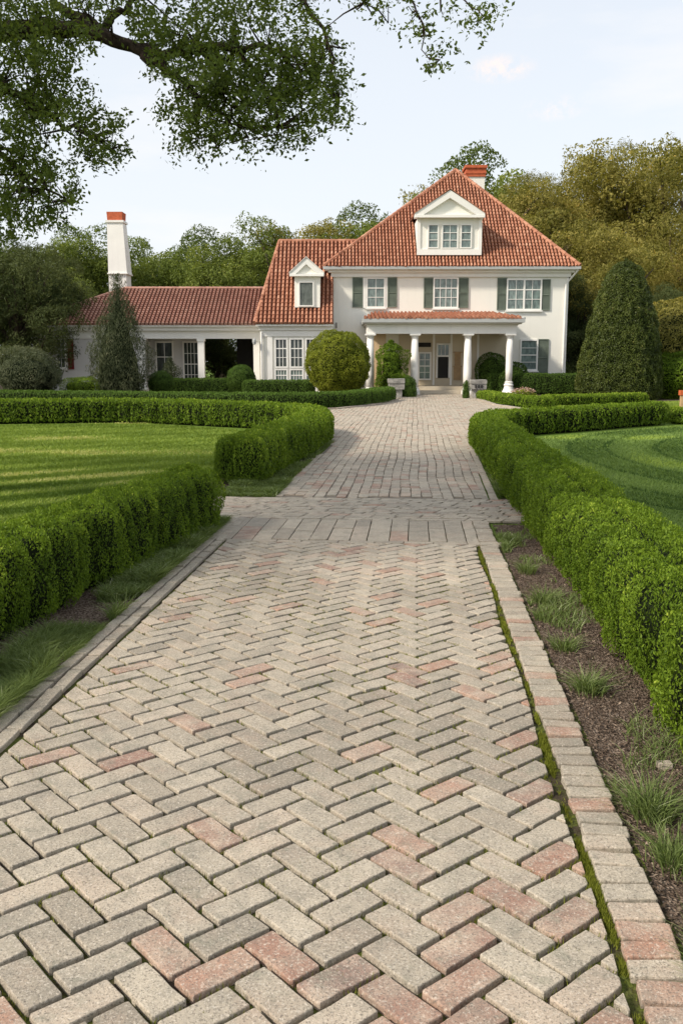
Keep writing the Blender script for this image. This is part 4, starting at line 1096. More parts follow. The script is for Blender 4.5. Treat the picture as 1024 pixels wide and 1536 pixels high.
def tiles(name, corners, mat, cw=.172, rl=.27, parent=house, amp=.07, lift0=.05):
    """corners: eave-left, eave-right, top-right, top-left (top points may coincide); barrel tiles in stepped rows"""
    C = [Vector(c) for c in corners]
    o = C[0]; u = (C[1] - C[0]).normalized()
    w = C[-1] - C[0]; v = (w - u * w.dot(u)).normalized(); n = u.cross(v)
    poly = [((c - o).dot(u), (c - o).dot(v)) for c in C]
    pu = [p[0] for p in poly]; pv = [p[1] for p in poly]
    m = MB()
    m.add([tuple(c - n * .03) for c in C], [tuple(range(len(C)))], 1, .2)
    nc = int((max(pu) - min(pu)) / cw) + 1; nr = int(max(pv) / rl) + 1
    prof = [(.14, -.25), (.24, .5), (.38, .95), (.5, 1), (.62, .95), (.76, .5), (.86, -.25)]
    for j in range(nr):
        for i in range(nc):
            u0 = min(pu) + i * cw; v0 = j * rl
            if not inside(u0 + cw / 2, min(v0 + rl * .5, max(pv) - .02), poly): continue
            t = min(1, max(0, random.gauss(.5, .15))); dv = random.gauss(0, .008)
            vs = []
            for vv, lift, sc_ in ((v0 - .03 + dv, lift0, 1.0), (v0 + rl, .0, .86)):
                for a, h in prof:
                    p = o + u * (u0 + cw * (.5 + (a - .5) * sc_)) + v * vv + n * (h * amp + lift + .006)
                    vs.append(tuple(p))
            k = len(prof)
            fs = [(a, a + 1, a + 1 + k, a + k) for a in range(k - 1)]
            # butt end of the tile
            for a, h in prof:
                p = o + u * (u0 + cw * a) + v * (v0 - .03 + dv) + n * (-.02); vs.append(tuple(p))
            fs += [(2 * k + a, 2 * k + a + 1, a + 1, a) for a in range(k - 1)]
            m.add(vs, fs, 0, t)
    return hb(m, name, [mat, M['tileunder']], parent)
def ridge(name, a, b, mat, r=.10, parent=house, step=.36):
    a = Vector(a); b = Vector(b); L = (b - a).length; n = max(int(L / step), 1); m = MB()
    for i in range(n):
        p = a.lerp(b, i / n); q = a.lerp(b, (i + 1.08) / n)
        m.tube([tuple(p), tuple(q)], [r * 1.05, r * .86], 8, col=min(1, max(0, random.gauss(.45, .2))))
    return hb(m, name, mat, parent)

# main block
xl, _ = P(500, 450, YM); xr, _ = P(850, 450, YM); xc = (xl + xr) / 2
zE = P(683, 405, YM)[1]
hbox('wall', M['stucco'], (xl, xr, YM, YM + 11.6, 0, zE))
# cornice
m = MB()
ov = .42
m.box(xl - ov, xr + ov, YM - ov, YM + 11.6 + ov, zE - .04, zE + .06)
m.box(xl - .12, xr + .12, YM - .12, YM + 11.72, zE - .34, zE - .043)
m.box(xl - .26, xr + .26, YM - .26, YM + 11.86, zE - .14, zE - .042)
hb(m, 'cornice', M['trim'])
m = MB(); m.box(xl - ov - .09, xr + ov + .09, YM - ov - .1, YM - ov - .003, zE + .0, zE + .13); m.box(xr + ov + .003, xr + ov + .1, YM - ov - .003, YM + 12, zE + .0, zE + .13)
hb(m, 'gutter', M['gutter'])
# roof
e0, e1 = xl - ov - .05, xr + ov + .05; yf, yb = YM - ov - .05, YM + 11.6 + ov; zr = zE + .12
ym = (yf + yb) / 2; za = P(683, 257, ym)[1]; xa = P(683, 257, ym)[0]
rfm = tiles('roof', [(e0, yf, zr), (e1, yf, zr), (xa + .12, ym, za), (xa - .12, ym, za)], M['tile'])
tiles('roof', [(e1, yf, zr), (e1, yb, zr), (xa, ym + .1, za), (xa, ym - .1, za)], M['tile'])
tiles('roof', [(e0, yb, zr), (e0, yf, zr), (xa, ym - .1, za), (xa, ym + .1, za)], M['tile'])
m = MB(); m.add([(e0, yb, zr), (e1, yb, zr), (xa, ym + .1, za)], [(0, 1, 2)]); hb(m, 'roof', M['tileunder'])
ridge('hip_tiles', (e0, yf, zr + .06), (xa, ym, za + .08), M['tile']); ridge('hip_tiles', (e1, yf, zr + .06), (xa, ym, za + .08), M['tile'])
# downspout right
m = MB(); m.tube([(xr + ov, YM - ov + .02, zE), (xr + .1, YM - .07, zE - .45), (xr - .10, YM - .07, zE - .7), (xr - .12, YM - .07, .2)], [.05] * 4, 8); hb(m, 'downspout', M['trim'])
m = MB(); m.box(xr - .06, xr + .035, YM - .035, YM + .2, 0, zE - .35); hb(m, 'corner_board', M['trim'])
# chimney on the main roof
Yc = ym + 1.2
cx0, cz1 = P(699, 248, Yc); cx1, _ = P(728, 248, Yc); _, cz0 = P(713, 265, Yc)
ch = hbox('chimney', M['stucco'], (cx0 + .06, cx1 - .04, Yc, Yc + 1.1, za - 3, cz0))
m = MB()
for k in range(4):
    z0 = cz0 + (cz1 - cz0) * k / 4; o_ = .03 * (k % 2) + (.05 if k == 3 else 0)
    m.box(cx0 - o_, cx1 + o_, Yc - .06 - o_, Yc + 1.16 + o_, z0 + .003, cz0 + (cz1 - cz0) * (k + 1) / 4)
hb(m, 'chimney_cap', M['brick'], ch)

# windows
def window(px0, px1, py0, py1, Y, cols, rows, glass='glass', parent=house, split=1, fw=.075, name='window', sill=True, depth=.07):
    x0, z1 = P(px0, py0, Y); x1, z0 = P(px1, py1, Y)
    m = MB(); y0 = Y - depth
    m.box(x0, x0 + fw, y0, Y + .02, z0, z1); m.box(x1 - fw, x1, y0, Y + .02, z0, z1)
    m.box(x0 + fw, x1 - fw, y0, Y + .02, z1 - fw, z1); m.box(x0 + fw, x1 - fw, y0, Y + .02, z0, z0 + fw)
    if sill: m.box(x0 - .05, x1 + .05, y0 - .05, Y + .02, z0 - .07, z0 - .003)
    xs = [x0 + fw + (x1 - x0 - 2 * fw) * k / split for k in range(split + 1)]
    for k in range(1, split): m.box(xs[k] - .045, xs[k] + .045, y0 + .004, Y, z0 + fw + .002, z1 - fw - .002)
    zin0, zin1 = z0 + fw, z1 - fw
    for k in range(split):
        a, b = xs[k], xs[k + 1]
        for c in range(1, cols):
            xx = a + (b - a) * c / cols; m.box(xx - .013, xx + .013, Y - .045, Y - .012, zin0 + .002, zin1 - .002)
        for c in range(1, rows):
            zz = zin0 + (zin1 - zin0) * c / rows; hh = .024 if c * 2 == rows or (rows == 3 and c == 2) else .013
            m.box(a + .002, b - .002, Y - .048, Y - .010, zz - hh, zz + hh)
    w = hb(m, name, M['trim'], parent)
    if parent is house:
        g_ = MB(); g_.box(x0 + fw + .002, x1 - fw - .002, Y - .02, Y - .008, zin0 + .002, zin1 - .002); hb(g_, 'pane', M[glass], w)
    return w, (x0, x1, z0, z1)
def shutter(px0, px1, py0, py1, Y, mat='shutter', parent=house):
    x0, z1 = P(px0, py0, Y); x1, z0 = P(px1, py1, Y); m = MB(); s = .05
    m.box(x0, x0 + s, Y - .06, Y - .004, z0, z1); m.box(x1 - s, x1, Y - .06, Y - .004, z0, z1)
    for zz in (z0, (z0 + z1) / 2 - s / 2, z1 - s): m.box(x0 + s, x1 - s, Y - .058, Y - .004, zz, zz + s)
    n = int((z1 - z0) / .06)
    for k in range(n):
        z = z0 + .05 + (z1 - z0 - .1) * k / n; m.add([(x0 + s, Y - .045, z), (x1 - s, Y - .045, z), (x1 - s, Y - .018, z + .05), (x0 + s, Y - .018, z + .05)], [(0, 1, 2, 3)])
    m.box(x0 + s, x1 - s, Y - .012, Y - .005, z0 + .05, z1 - .05)
    return hb(m, 'shutter', M[mat], parent)
window(549, 577.5, 416, 462, YM, 2, 3); shutter(528.5, 544, 416.5, 461, YM); shutter(581, 595, 416.5, 461, YM)
for pa, pb in ((544.3, 548.7), (577.8, 580.8)): hbox('window_trim', M['trim'], (P(pa, 416, YM)[0], P(pb, 416, YM)[0], YM - .05, YM - .002, P(pa, 462, YM)[1], P(pa, 416, YM)[1]))
window(649.5, 686.5, 416, 462.5, YM, 4, 3); shutter(635.5, 649.2, 417, 462, YM); shutter(687, 701.5, 417, 462, YM)
window(759.5, 811, 418, 465.5, YM, 2, 3, split=2); shutter(745.5, 759.2, 417, 465, YM); shutter(811.5, 823.5, 419, 465.5, YM)
window(779.5, 805, 509, 556, YM, 1, 4); shutter(805.5, 820.5, 508.5, 565, YM)
hbox('wall_vent', M['stone'], (P(503, 488, YM)[0], P(505.5, 488, YM)[0], YM - .06, YM - .002, P(503, 492, YM)[1], P(503, 484, YM)[1]))

# main dormer
rs = (za - zr) / (ym - yf)
def on_roof(py, y0, z0, sl):
    Y = y0
    while P(512, py, Y)[1] > z0 + .13 + sl * (Y - y0) and Y < y0 + 4: Y += .01
    return Y
YD = on_roof(383, yf, zr, rs)
def pz(px, py, Y=YD): return P(px, py, Y)
x0, zt = pz(626.5, 327); x1, zb_ = pz(720.5, 382)
dm = MB(); dm.box(x0, x1, YD, YD + 4.2, zb_ + .02, zt)
dormer = hb(dm, 'dormer', M['stucco'])
m = MB()
m.box(x0 - .03, x1 + .03, YD - .06, YD + .1, zb_ - .02, zb_ + .26)          # apron
m.box(x0 - .03, x0 + .13, YD - .05, YD + .05, zb_ + .262, zt); m.box(x1 - .13, x1 + .03, YD - .05, YD + .05, zb_ + .262, zt)
hb(m, 'dormer_trim', M['trim'], dormer)
xp0, zp0 = pz(622, 322, YD - .3); xp1, _ = pz(727, 322, YD - .3); xap, zap = pz(675, 285, YD - .3)
m = MB(); m.prism([(xp0 + .2, zp0), (xp1 - .2, zp0), (xap, zap - .16)], YD - .10, YD + .2); hb(m, 'pediment', M['stucco'], dormer)
m = MB(); m.box(xp0, xp1, YD - .32, YD + .22, zp0 - .13, zp0 - .002)
th = .17
for s_, xe in ((-1, xp0), (1, xp1)):
    m.prism([(xe, zp0), (xe, zp0 + .10), (xap, zap), (xap, zap - .36), (xe - s_ * .42, zp0)][::(1 if s_ < 0 else -1)], YD - .30, YD + .1 + .0013 * s_)
hb(m, 'pediment_moulding', M['trim'], dormer)
# dormer roof
yb_ = YD + 5
for s_, xe in ((-1, xp0 - .03), (1, xp1 + .03)):
    m = MB(); a = (xe, YD - .34, zp0 + .06); b = (xap, YD - .34, zap + .045); c = (xap, yb_, zap + .045); d = (xe, yb_, zp0 + .06)
    t_ = .035
    m.add([a, b, c, d] + [(q[0], q[1], q[2] + t_) for q in (a, b, c, d)], [(0, 1, 2, 3), (7, 6, 5, 4), (0, 4, 5, 1), (3, 2, 6, 7), (0, 3, 7, 4), (1, 5, 6, 2)], 0, .3)
    hb(m, 'dormer_roof', M['tile'], dormer)
def dwin(px0, px1, py0, py1, Y, cols, rows, parent, glass):
    x0, z1 = P(px0, py0, Y); x1, z0 = P(px1, py1, Y); m = MB(); fw = .06
    m.box(x0 - fw, x0, Y - .07, Y, z0 - fw, z1 + fw); m.box(x1, x1 + fw, Y - .07, Y, z0 - fw, z1 + fw)
    m.box(x0, x1, Y - .07, Y, z1, z1 + fw); m.box(x0, x1, Y - .07, Y, z0 - fw, z0)
    for c in range(1, cols):
        xx = x0 + (x1 - x0) * c / cols; m.box(xx - .013, xx + .013, Y - .05, Y - .012, z0, z1)
    for c in range(1, rows):
        zz = z0 + (z1 - z0) * c / rows; m.box(x0, x1, Y - .052, Y - .011, zz - .015, zz + .015)
    m.box(x0, x1, Y - .02, Y - .006, z0, z1, 1)
    return hb(m, 'window', [M['trim'], M[glass]], parent)
dwin(643, 655.5, 338, 371, YD, 1, 3, dormer, 'glass'); dwin(664, 684.5, 338, 371.5, YD, 2, 3, dormer, 'glass'); dwin(692, 705, 338, 371, YD, 1, 3, dormer, 'glass')

# gabled wing (middle)
YW = 46.2
wl, _ = P(389, 530, YW); wr = xl - .003
zW = P(440, 489, YW)[1]
hbox('wall', M['stucco'], (wl + .15, wr, YW, YW + 8.5, 0, zW - .02))
m = MB(); m.box(wl - .12, wr, YW - .35, YW + 8.9, zW - .02, zW + .08); m.box(wl, wr, YW - .16, YW + 8.6, zW - .20, zW - .022); m.box(wl + .06, wr, YW - .08, YW + 8.55, zW - .50, zW - .202)
hb(m, 'cornice', M['trim'])
Yr = YW + 3.6
rx0, rz = P(419, 362, Yr); rx1 = P(560, 362, Yr)[0]
ef = YW - .42
tq = .62
tiles('roof', [(wl - .18, ef, zW + .11), (wr, ef, zW + .11), (wr, ef + (Yr - ef) * tq, zW + .11 + (rz - zW - .11) * tq), (xl + 1.35, Yr, rz), (rx0, Yr, rz)], M['tile'], cw=.20)
# continuation of that roof beside and above the main block wall
tiles('roof', [(wr, YM - .6, zW + .11 + (YM - .6 - ef) / (Yr - ef) * (rz - zW - .11)), (xl + 1.2, YM - .6, zW + .11 + (YM - .6 - ef) / (Yr - ef) * (rz - zW - .11)), (xl + 1.2, Yr, rz), (wr, Yr, rz)], M['tile'], cw=.20) if False else None
m = MB(); m.add([(wl - .18, ef, zW + .1), (rx0, Yr, rz), (rx0, Yr + .3, rz), (wl - .18, YW + 8.9, zW + .1)], [(0, 3, 2, 1)]); m.add([(rx0, Yr + .02, rz), (xl + 1.35, Yr + .02, rz), (wr, YW + 8.9, zW + .1), (wl - .18, YW + 8.9, zW + .1)], [(0, 1, 2, 3)]); hb(m, 'roof', M['tileunder'])
ridge('ridge_tiles', (rx0, Yr, rz + .03), (xl + 1.35, Yr, rz + .03), M['tile'], .09); ridge('hip_tiles', (wl - .18, ef, zW + .16), (rx0, Yr, rz + .03), M['tile'], .085)
# extend ridge roof piece into the main roof above its eave
# bay windows
window(411.5, 432, 507, 552, YW, 3, 3, 'glassdark', sill=False); window(433.8, 455.5, 507, 552, YW, 3, 3, 'glassdark', sill=False); window(457.5, 478, 507, 552, YW, 3, 3, 'glassdark', sill=False)
window(411.5, 432, 553, 573, YW, 4, 2, 'glass', sill=False); window(433.8, 455.5, 553, 573, YW, 4, 2, 'glass', sill=False); window(457.5, 478, 553, 573, YW, 4, 2, 'glass', sill=False)
hbox('corner_board', M['trim'], (P(401.5, 550, YW)[0], P(409, 550, YW)[0], YW - .07, YW - .002, 0, zW - .51))
m = MB(); xq = P(393, 550, YW)[0]; m.tube([(xq, YW - .1, 0), (xq, YW - .1, zW - .3)], [.06, .06], 8); hb(m, 'downspout', M['trim'])
# small dormer
YD2 = on_roof(462, ef, zW + .11, (rz - zW - .11) / (Yr - ef))
sx0, szt = P(441.5, 412, YD2); sx1, szb = P(480, 461, YD2)
d2m = MB(); d2m.box(sx0, sx1, YD2, YD2 + 2.4, szb, szt)
d2 = hb(d2m, 'dormer', M['stucco'])
q0, qz = P(434, 411, YD2 - .2); q1, _ = P(485.5, 411, YD2 - .2); qa, qt = P(459, 386.5, YD2 - .2)
m = MB(); m.prism([(q0 + .12, qz), (q1 - .12, qz), (qa, qt - .12)], YD2 - .08, YD2 + .2); hb(m, 'pediment', M['stucco'], d2)
m = MB(); m.box(q0, q1, YD2 - .22, YD2 + .15, qz - .10, qz - .002)
for s_, xe in ((-1, q0), (1, q1)):
    m.prism([(xe, qz), (xe, qz + .07), (qa, qt), (qa, qt - .30), (xe - s_ * .30, qz)][::(1 if s_ < 0 else -1)], YD2 - .20, YD2 + .1 + .0013 * s_)
hb(m, 'pediment_moulding', M['trim'], d2)
for s_, xe in ((-1, q0 - .02), (1, q1 + .02)):
    m = MB(); a = (xe, YD2 - .24, qz + .05); b = (qa, YD2 - .24, qt + .03); c = (qa, YD2 + 3, qt + .03); d = (xe, YD2 + 3, qz + .05)
    m.add([a, b, c, d] + [(q[0], q[1], q[2] + .03) for q in (a, b, c, d)], [(0, 1, 2, 3), (7, 6, 5, 4), (0, 4, 5, 1), (3, 2, 6, 7), (0, 3, 7, 4), (1, 5, 6, 2)], 0, .5)
    hb(m, 'dormer_roof', M['trim'], d2)
dwin(449.5, 469, 424, 458, YD2, 1, 1, d2, 'glassgrey')

# long left wing with loggia
YL = 48.6
lx0 = P(28, 490, YL - .5)[0]; lx1 = wl - .1
zL = P(250, 489, YL - .5)[1]
gx0 = P(209, 540, YL)[0]; gx1 = P(389, 540, YL)[0]
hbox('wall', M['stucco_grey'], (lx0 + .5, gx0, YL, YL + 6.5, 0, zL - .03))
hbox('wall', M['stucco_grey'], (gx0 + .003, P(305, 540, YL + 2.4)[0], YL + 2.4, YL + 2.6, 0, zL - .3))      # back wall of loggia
hbox('ceiling', M['soffit'], (gx0 + .003, gx1, YL + .2, YL + 6.4, zL - .36, zL - .30))
hbox('floor', M['step'], (gx0 + .003, gx1, YL - .05, YL + 6.4, 0.012, .14))
m = MB(); m.box(lx0 + .05, lx1 + .2, YL - .5, YL + 7, zL - .03, zL + .05); m.box(lx0 + .3, lx1 + .15, YL - .28, YL + .18, zL - .22, zL - .033)
m.box(lx0 + .45, lx1 + .15, YL - .06, YL + .16, zL - .62, zL - .222); hb(m, 'cornice', M['trim'])
Yq = YL + 3.2; lrx0, lrz = P(188, 433, Yq); lrx1 = P(400, 433, Yq)[0]
tiles('roof', [(lx0, YL - .55, zL + .08), (lx1 + .1, YL - .55, zL + .08), (lrx1, Yq, lrz), (lrx0, Yq, lrz)], M['tilewing'], cw=.2, rl=.24, amp=.035, lift0=.085)
m = MB(); m.add([(lx0, YL - .55, zL + .07), (lrx0, Yq, lrz), (lx0, YL + 7, zL + .07)], [(0, 2, 1)]); m.add([(lrx0, Yq + .01, lrz), (lrx1, Yq + .01, lrz), (lrx1, YL + 7, zL + .07), (lx0, YL + 7, zL + .07)], [(0, 1, 2, 3)]); hb(m, 'roof', M['tileunder'])
ridge('ridge_tiles', (lrx0, Yq, lrz + .03), (lrx1, Yq, lrz + .03), M['tilewing'], .085); ridge('hip_tiles', (lx0, YL - .55, zL + .12), (lrx0, Yq, lrz + .03), M['tilewing'], .085)
for px in (214, 302, 385):
    xx = P(px, 540, YL)[0]; m = MB(); m.box(xx - .16, xx + .16, YL - .04, YL + .28, .14, zL - .62); m.box(xx - .2, xx + .2, YL - .08, YL + .32, .14, .3); m.box(xx - .2, xx + .2, YL - .08, YL + .32, zL - .75, zL - .623)
    hb(m, 'post', M['trim'])
YB = YL + 2.4
window(233, 262, 512, 580, YB, 2, 3, 'glassdark', sill=False); 
window(274, 300, 512, 580, YB, 4, 4, 'glassdark', sill=False)
window(216, 227, 512, 575, YB, 1, 3, 'glassdark', sill=False)
window(84, 101, 508, 553, YL, 2, 3, 'glassdark'); shutter(101.5, 112, 508, 554, YL, 'redshutter')
# near-black panel in the open bay, its shaded depth put into the colour
hbox('wall', M['dark'], (P(352, 540, YL + 3)[0], gx1 + .2, YL + 4.2, YL + 4.4, 0, zL - .37))
# lantern on the wing corner
m = MB(); lxx, lzz = P(388, 514, YL - .3); m.lathe([(.02, .16), (.09, .10), (.10, 0), (.07, -.12), (.02, -.14)], (lxx, YW - .3, lzz), 8); m.box(lxx - .015, lxx + .015, YW - .3, YW + .01, lzz + .1, lzz + .13); hb(m, 'wall_lantern', M['gutter'])

# tall tapered chimney of the long wing
Yk = YL + 5.2
kx0 = P(160.5, 335, Yk)[0]; kx1 = P(187.5, 335, Yk)[0]; kz1 = P(174, 332, Yk)[1]; kb = P(196, 410, Yk)[0]; kzb = P(174, 410, Yk)[1]
kx1 -= .12; kb -= .18
m = MB()
def frust(m, a0, a1, z0, b0, b1, z1, y0, y1, y2, y3):
    m.add([(a0, y0, z0), (a1, y0, z0), (a1, y1, z0), (a0, y1, z0), (b0, y2, z1), (b1, y2, z1), (b1, y3, z1), (b0, y3, z1)], [(0, 3, 2, 1), (4, 5, 6, 7), (0, 1, 5, 4), (1, 2, 6, 5), (2, 3, 7, 6), (3, 0, 4, 7)])
frust(m, kx0, kb, kzb, kx0, kx1, kz1, Yk - .1, Yk + 1.2, Yk, Yk + .9)
frust(m, kx0, kb - .05, 3.2, kx0, kb - .05, kzb - .002, Yk - .05, Yk + 1.15, Yk - .05, Yk + 1.15)
frust(m, kx0 - .05, kb + .05, kzb - .05, kx0 - .05, kb + .05, kzb + .02, Yk - .16, Yk + 1.25, Yk - .16, Yk + 1.25)
frust(m, kx0 - .06, kx1 + .06, kz1 - .06, kx0 - .06, kx1 + .06, kz1 + .06, Yk - .07, Yk + 1.0, Yk - .07, Yk + 1.0)
lc = hb(m, 'chimney', M['trim'])
z2 = P(174, 317.5, Yk)[1]; m = MB(); frust(m, kx0 + .03, kx1 - .04, kz1 + .062, kx0 - .0, kx1 - .0, z2, Yk, Yk + .9, Yk, Yk + .9); hb(m, 'chimney_cap', M['brick'], lc)

# portico
YPf = 44.9
zPt = P(660, 487, YPf)[1]; zPb = P(660, 500.5, YPf)[1]
pxl = P(551, 495, YPf)[0]; pxr = P(775, 495, YPf)[0]
m = MB(); m.box(pxl, pxr, YPf, YPf + .34, zPb, zPt); m.box(pxl, pxl + .34, YPf + .34, YM, zPb, zPt); m.box(pxr - .34, pxr, YPf + .34, YM, zPb, zPt)
m.box(pxl - .03, pxr + .03, YPf - .035, YM, zPt - .07, zPt - .004 + .02); hb(m, 'entablature', M['trim'])
exl, ez0 = P(544, 487, YPf - .3); exr = P(786.5, 487, YPf - .3)[0]; ez1 = P(660, 478.5, YPf - .3)[1]
m = MB(); m.box(exl + .12, exr - .12, YPf - .26, YM - .01, zPt + .022, zPt + .09); hb(m, 'soffit', M['soffit'])
m = MB(); m.box(exl, exr, YPf - .38, YM - .01, zPt + .092, zPt + .27); hb(m, 'gutter', M['gutter'])
rt = P(650, 470.5, YPf + 1.6)[1]
zpe = zPt + .28; RP = P(650, 470, YM)[1] - zpe
prx0, _ = P(560, 470, YPf + 1.8); prx1, _ = P(745, 470, YPf + 1.8)
tiles('roof', [(exl + .02, YPf - .36, zpe), (exr - .02, YPf - .36, zpe), (prx1, YM, zpe + RP), (prx0, YM, zpe + RP)], M['tile'], cw=.19, rl=.28)
for a, b in (((exl + .02, YPf - .36, zpe), (prx0, YM, zpe + RP)), ((exr - .02, YPf - .36, zpe), (prx1, YM, zpe + RP))):
    ridge('hip_tiles', a, b, M['gutter'], .05)
m = MB(); m.add([(exr - .02, YPf - .36, zpe), (exr - .02, YM - .01, zpe), (prx1, YM - .01, zpe + RP - .02)], [(0, 1, 2)]); hb(m, 'roof', M['gutter']); m = MB(); m.add([(exl + .02, YPf - .36, zpe), (exl + .02, YM - .01, zpe), (prx0, YM - .01, zpe + RP - .02)], [(0, 2, 1)]); hb(m, 'roof', M['gutter'])
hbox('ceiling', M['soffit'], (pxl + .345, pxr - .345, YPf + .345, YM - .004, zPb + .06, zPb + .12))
def column(px, Y, zt, label=None, bell=False):
    xx = P(px, 550, Y)[0]; z0 = 0.0 if bell else .1
    pr = [(.19, z0 + .26), (.195, z0 + .9), (.185, z0 + 1.6), (.155, zt - .20)]
    if bell: pr = [(.15, .62), (.165, 1.2), (.165, 1.9), (.15, zt - .20)]
    m = MB(); m.lathe(pr, (xx, Y, 0), 20); c = hb(m, 'column', M['trim'], house, True)
    m = MB(); m.lathe([(.155, zt - .20), (.19, zt - .18), (.165, zt - .16), (.165, zt - .13), (.23, zt - .08)], (xx, Y, 0), 20); m.box(xx - .25, xx + .25, Y - .25, Y + .25, zt - .079, zt - .003); hb(m, 'capital', M['trim'], c)
    m = MB()
    if bell:
        m.lathe([(.40, .0), (.40, .06), (.33, .10), (.24, .28), (.20, .42), (.24, .46), (.21, .52), (.17, .56), (.21, .60), (.15, .64)], (xx, Y, 0), 20)
    else:
        m.box(xx - .25, xx + .25, Y - .25, Y + .25, .012, z0 + .10); m.lathe([(.25, z0 + .102), (.255, z0 + .15), (.215, z0 + .19), (.225, z0 + .22), (.19, z0 + .26)], (xx, Y, 0), 20)
    hb(m, 'column_base', M['trim'], c)
    return c
for px in (555, 621.5, 700.5): column(px, YPf + .17, zPb)
column(763, YPf + .17, zPb, bell=True)
m = MB(); xx = P(568, 540, YPf + .9)[0]; m.box(xx - .33, xx + .33, YPf + .8, YPf + 1.4, .1, zPb + .055); hb(m, 'pillar', M['tan'])
# porch floor and steps
sx0_ = P(612, 590, YPf + .4)[0]; sx1_ = P(706, 590, YPf + .4)[0]
m = MB(); m.box(sx0_ - .05, sx1_ + .05, YPf + .55, YM - .005, .034, .20); m.box(sx0_ + .02, sx1_ - .02, YPf + 1.0, YM - .006, .202, .38)
hb(m, 'porch_steps', M['step'])
hbox('porch_floor', M['step'], (pxl, sx0_ - .053, YPf + .5, YM - .005, 0, .12)); hbox('porch_floor', M['step'], (sx1_ + .053, pxr, YPf + .5, YM - .005, 0, .12))
# porch back wall lining + doors
YI = YM - .06
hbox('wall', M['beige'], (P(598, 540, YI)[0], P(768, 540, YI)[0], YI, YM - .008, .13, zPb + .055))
w_, _b = window(627, 646, 528, 570, YI, 2, 4, 'glass', sill=False)
hbox('transom', M['dark'], (P(627, 515, YI)[0], P(646, 515, YI)[0], YI - .05, YI - .003, P(627, 520.5, YI)[1], P(627, 514, YI)[1]))
x0, z1 = P(654, 515, YI); x1, z0 = P(674, 567, YI)
m = MB(); m.box(x0, x0 + .08, YI - .08, YI - .002, z0, z1); m.box(x1 - .08, x1, YI - .08, YI - .002, z0, z1); m.box(x0 + .08, x1 - .08, YI - .08, YI - .002, z1 - .07, z1)
zt_ = P(660, 534, YI)[1]; m.box(x0 + .08, x1 - .08, YI - .08, YI - .002, zt_ - .04, zt_ + .04)
d_ = hb(m, 'door', M['trim'])
m = MB(); m.box(x0 + .082, x1 - .082, YI - .03, YI - .004, z0, zt_ - .042); hb(m, 'door_panel', M['dark'], d_)
m = MB(); m.box(x0 + .082, x1 - .082, YI - .03, YI - .004, zt_ + .042, z1 - .072); hb(m, 'pane', M['glass'], d_)
m = MB()
for k in range(1, 3): xx = x0 + .08 + (x1 - x0 - .16) * k / 3; m.box(xx - .012, xx + .012, YI - .045, YI - .032, zt_ + .044, z1 - .074)
hb(m, 'muntin', M['trim'], d_)
x0, z1 = P(680.5, 529, YI); x1, z0 = P(690.5, 570, YI)
m = MB(); m.box(x0, x1, YI - .06, YI - .003, z0, (z0 + z1) / 2 - .03); m.box(x0 + .03, x1 - .03, YI - .055, YI - .003, (z0 + z1) / 2 + .03, z1); m.box(x0 - .04, x1 + .04, YI - .07, YI - .003, (z0 + z1) / 2 - .027, (z0 + z1) / 2 + .027); m.box(x0 - .03, x1 + .05, YI - .068, YI - .003, z1 + .003, z1 + .05)
hb(m, 'wood_panel', M['wood'])
m = MB()
for px in (650, 676, 697, 716): xx = P(px, 540, YI)[0]; m.box(xx - .05, xx + .05, YI - .03, YI - .002, .385, zPb + .05)
hb(m, 'pilaster', M['trim'])

# ------------------------------------------------------------------ stone piers, kerbs, post, rock
def rough_block(mb, x0, x1, y0, y1, z0, z1, j=.015, n=4):
    import itertools
    vs, fs = [], []
    def pt(u, v, w):
        x = x0 + (x1 - x0) * u; y = y0 + (y1 - y0) * v; z = z0 + (z1 - z0) * w
        nn = mnoise.noise_vector(Vector((x * 4, y * 4, z * 4))) * j * 2
        s = 1 - .04 * (abs(u - .5) * 2) ** 4 * (abs(w - .5) * 2) ** 4
        return (x0 + (x1 - x0) * (.5 + (u - .5) * s) + nn.x, y + nn.y, z + nn.z * .5)
    faces = [(0, 0), (0, 1), (1, 0), (1, 1), (2, 0), (2, 1)]
    for ax, sd in faces:
        b = len(vs)
        for i in range(n + 1):
            for k in range(n + 1):
                c = [0, 0, 0]; oth = [q for q in range(3) if q != ax]; c[ax] = sd; c[oth[0]] = i / n; c[oth[1]] = k / n
                vs.append(pt(*c))
        for i in range(n):
            for k in range(n): fs.append((b + i * (n + 1) + k, b + (i + 1) * (n + 1) + k, b + (i + 1) * (n + 1) + k + 1, b + i * (n + 1) + k + 1))
    mb.add(vs, fs)
def pier(px, Y, w, h, label, slot):
    x = PX(px, Y, .5)
    m = MB(); e = empty('stone_pier', (x, Y, 0), label, 'stone pier', 'stone piers at the forecourt entrance')
    rough_block(m, -w * .36, w * .36, -.22, .22, .0, h * .48); m.build('pier_base', M['stone'], e)
    m = MB(); rough_block(m, -w * .5, w * .5, -.30, .30, h * .485, h * .78); rough_block(m, -w * .53, w * .53, -.33, .33, h * .785, h); m.build('pier_head', M['stone'], e)
    if slot:
        for k in (-1, 0, 1):
            m = MB(); m.box(k * .13 - .03, k * .13 + .03, -.335, -.30, h * .56, h * .72); m.build('slot_shade', M['dark'], e)  # near-black blocks on the face: slot shade put into their colour
pier(594, 40.3, .68, .86, 'stone pier left of the forecourt, at the end of the dark low hedge', False)
pier(716, 41.3, .70, .80, 'stone pier right of the forecourt with dark slots in its head', True)
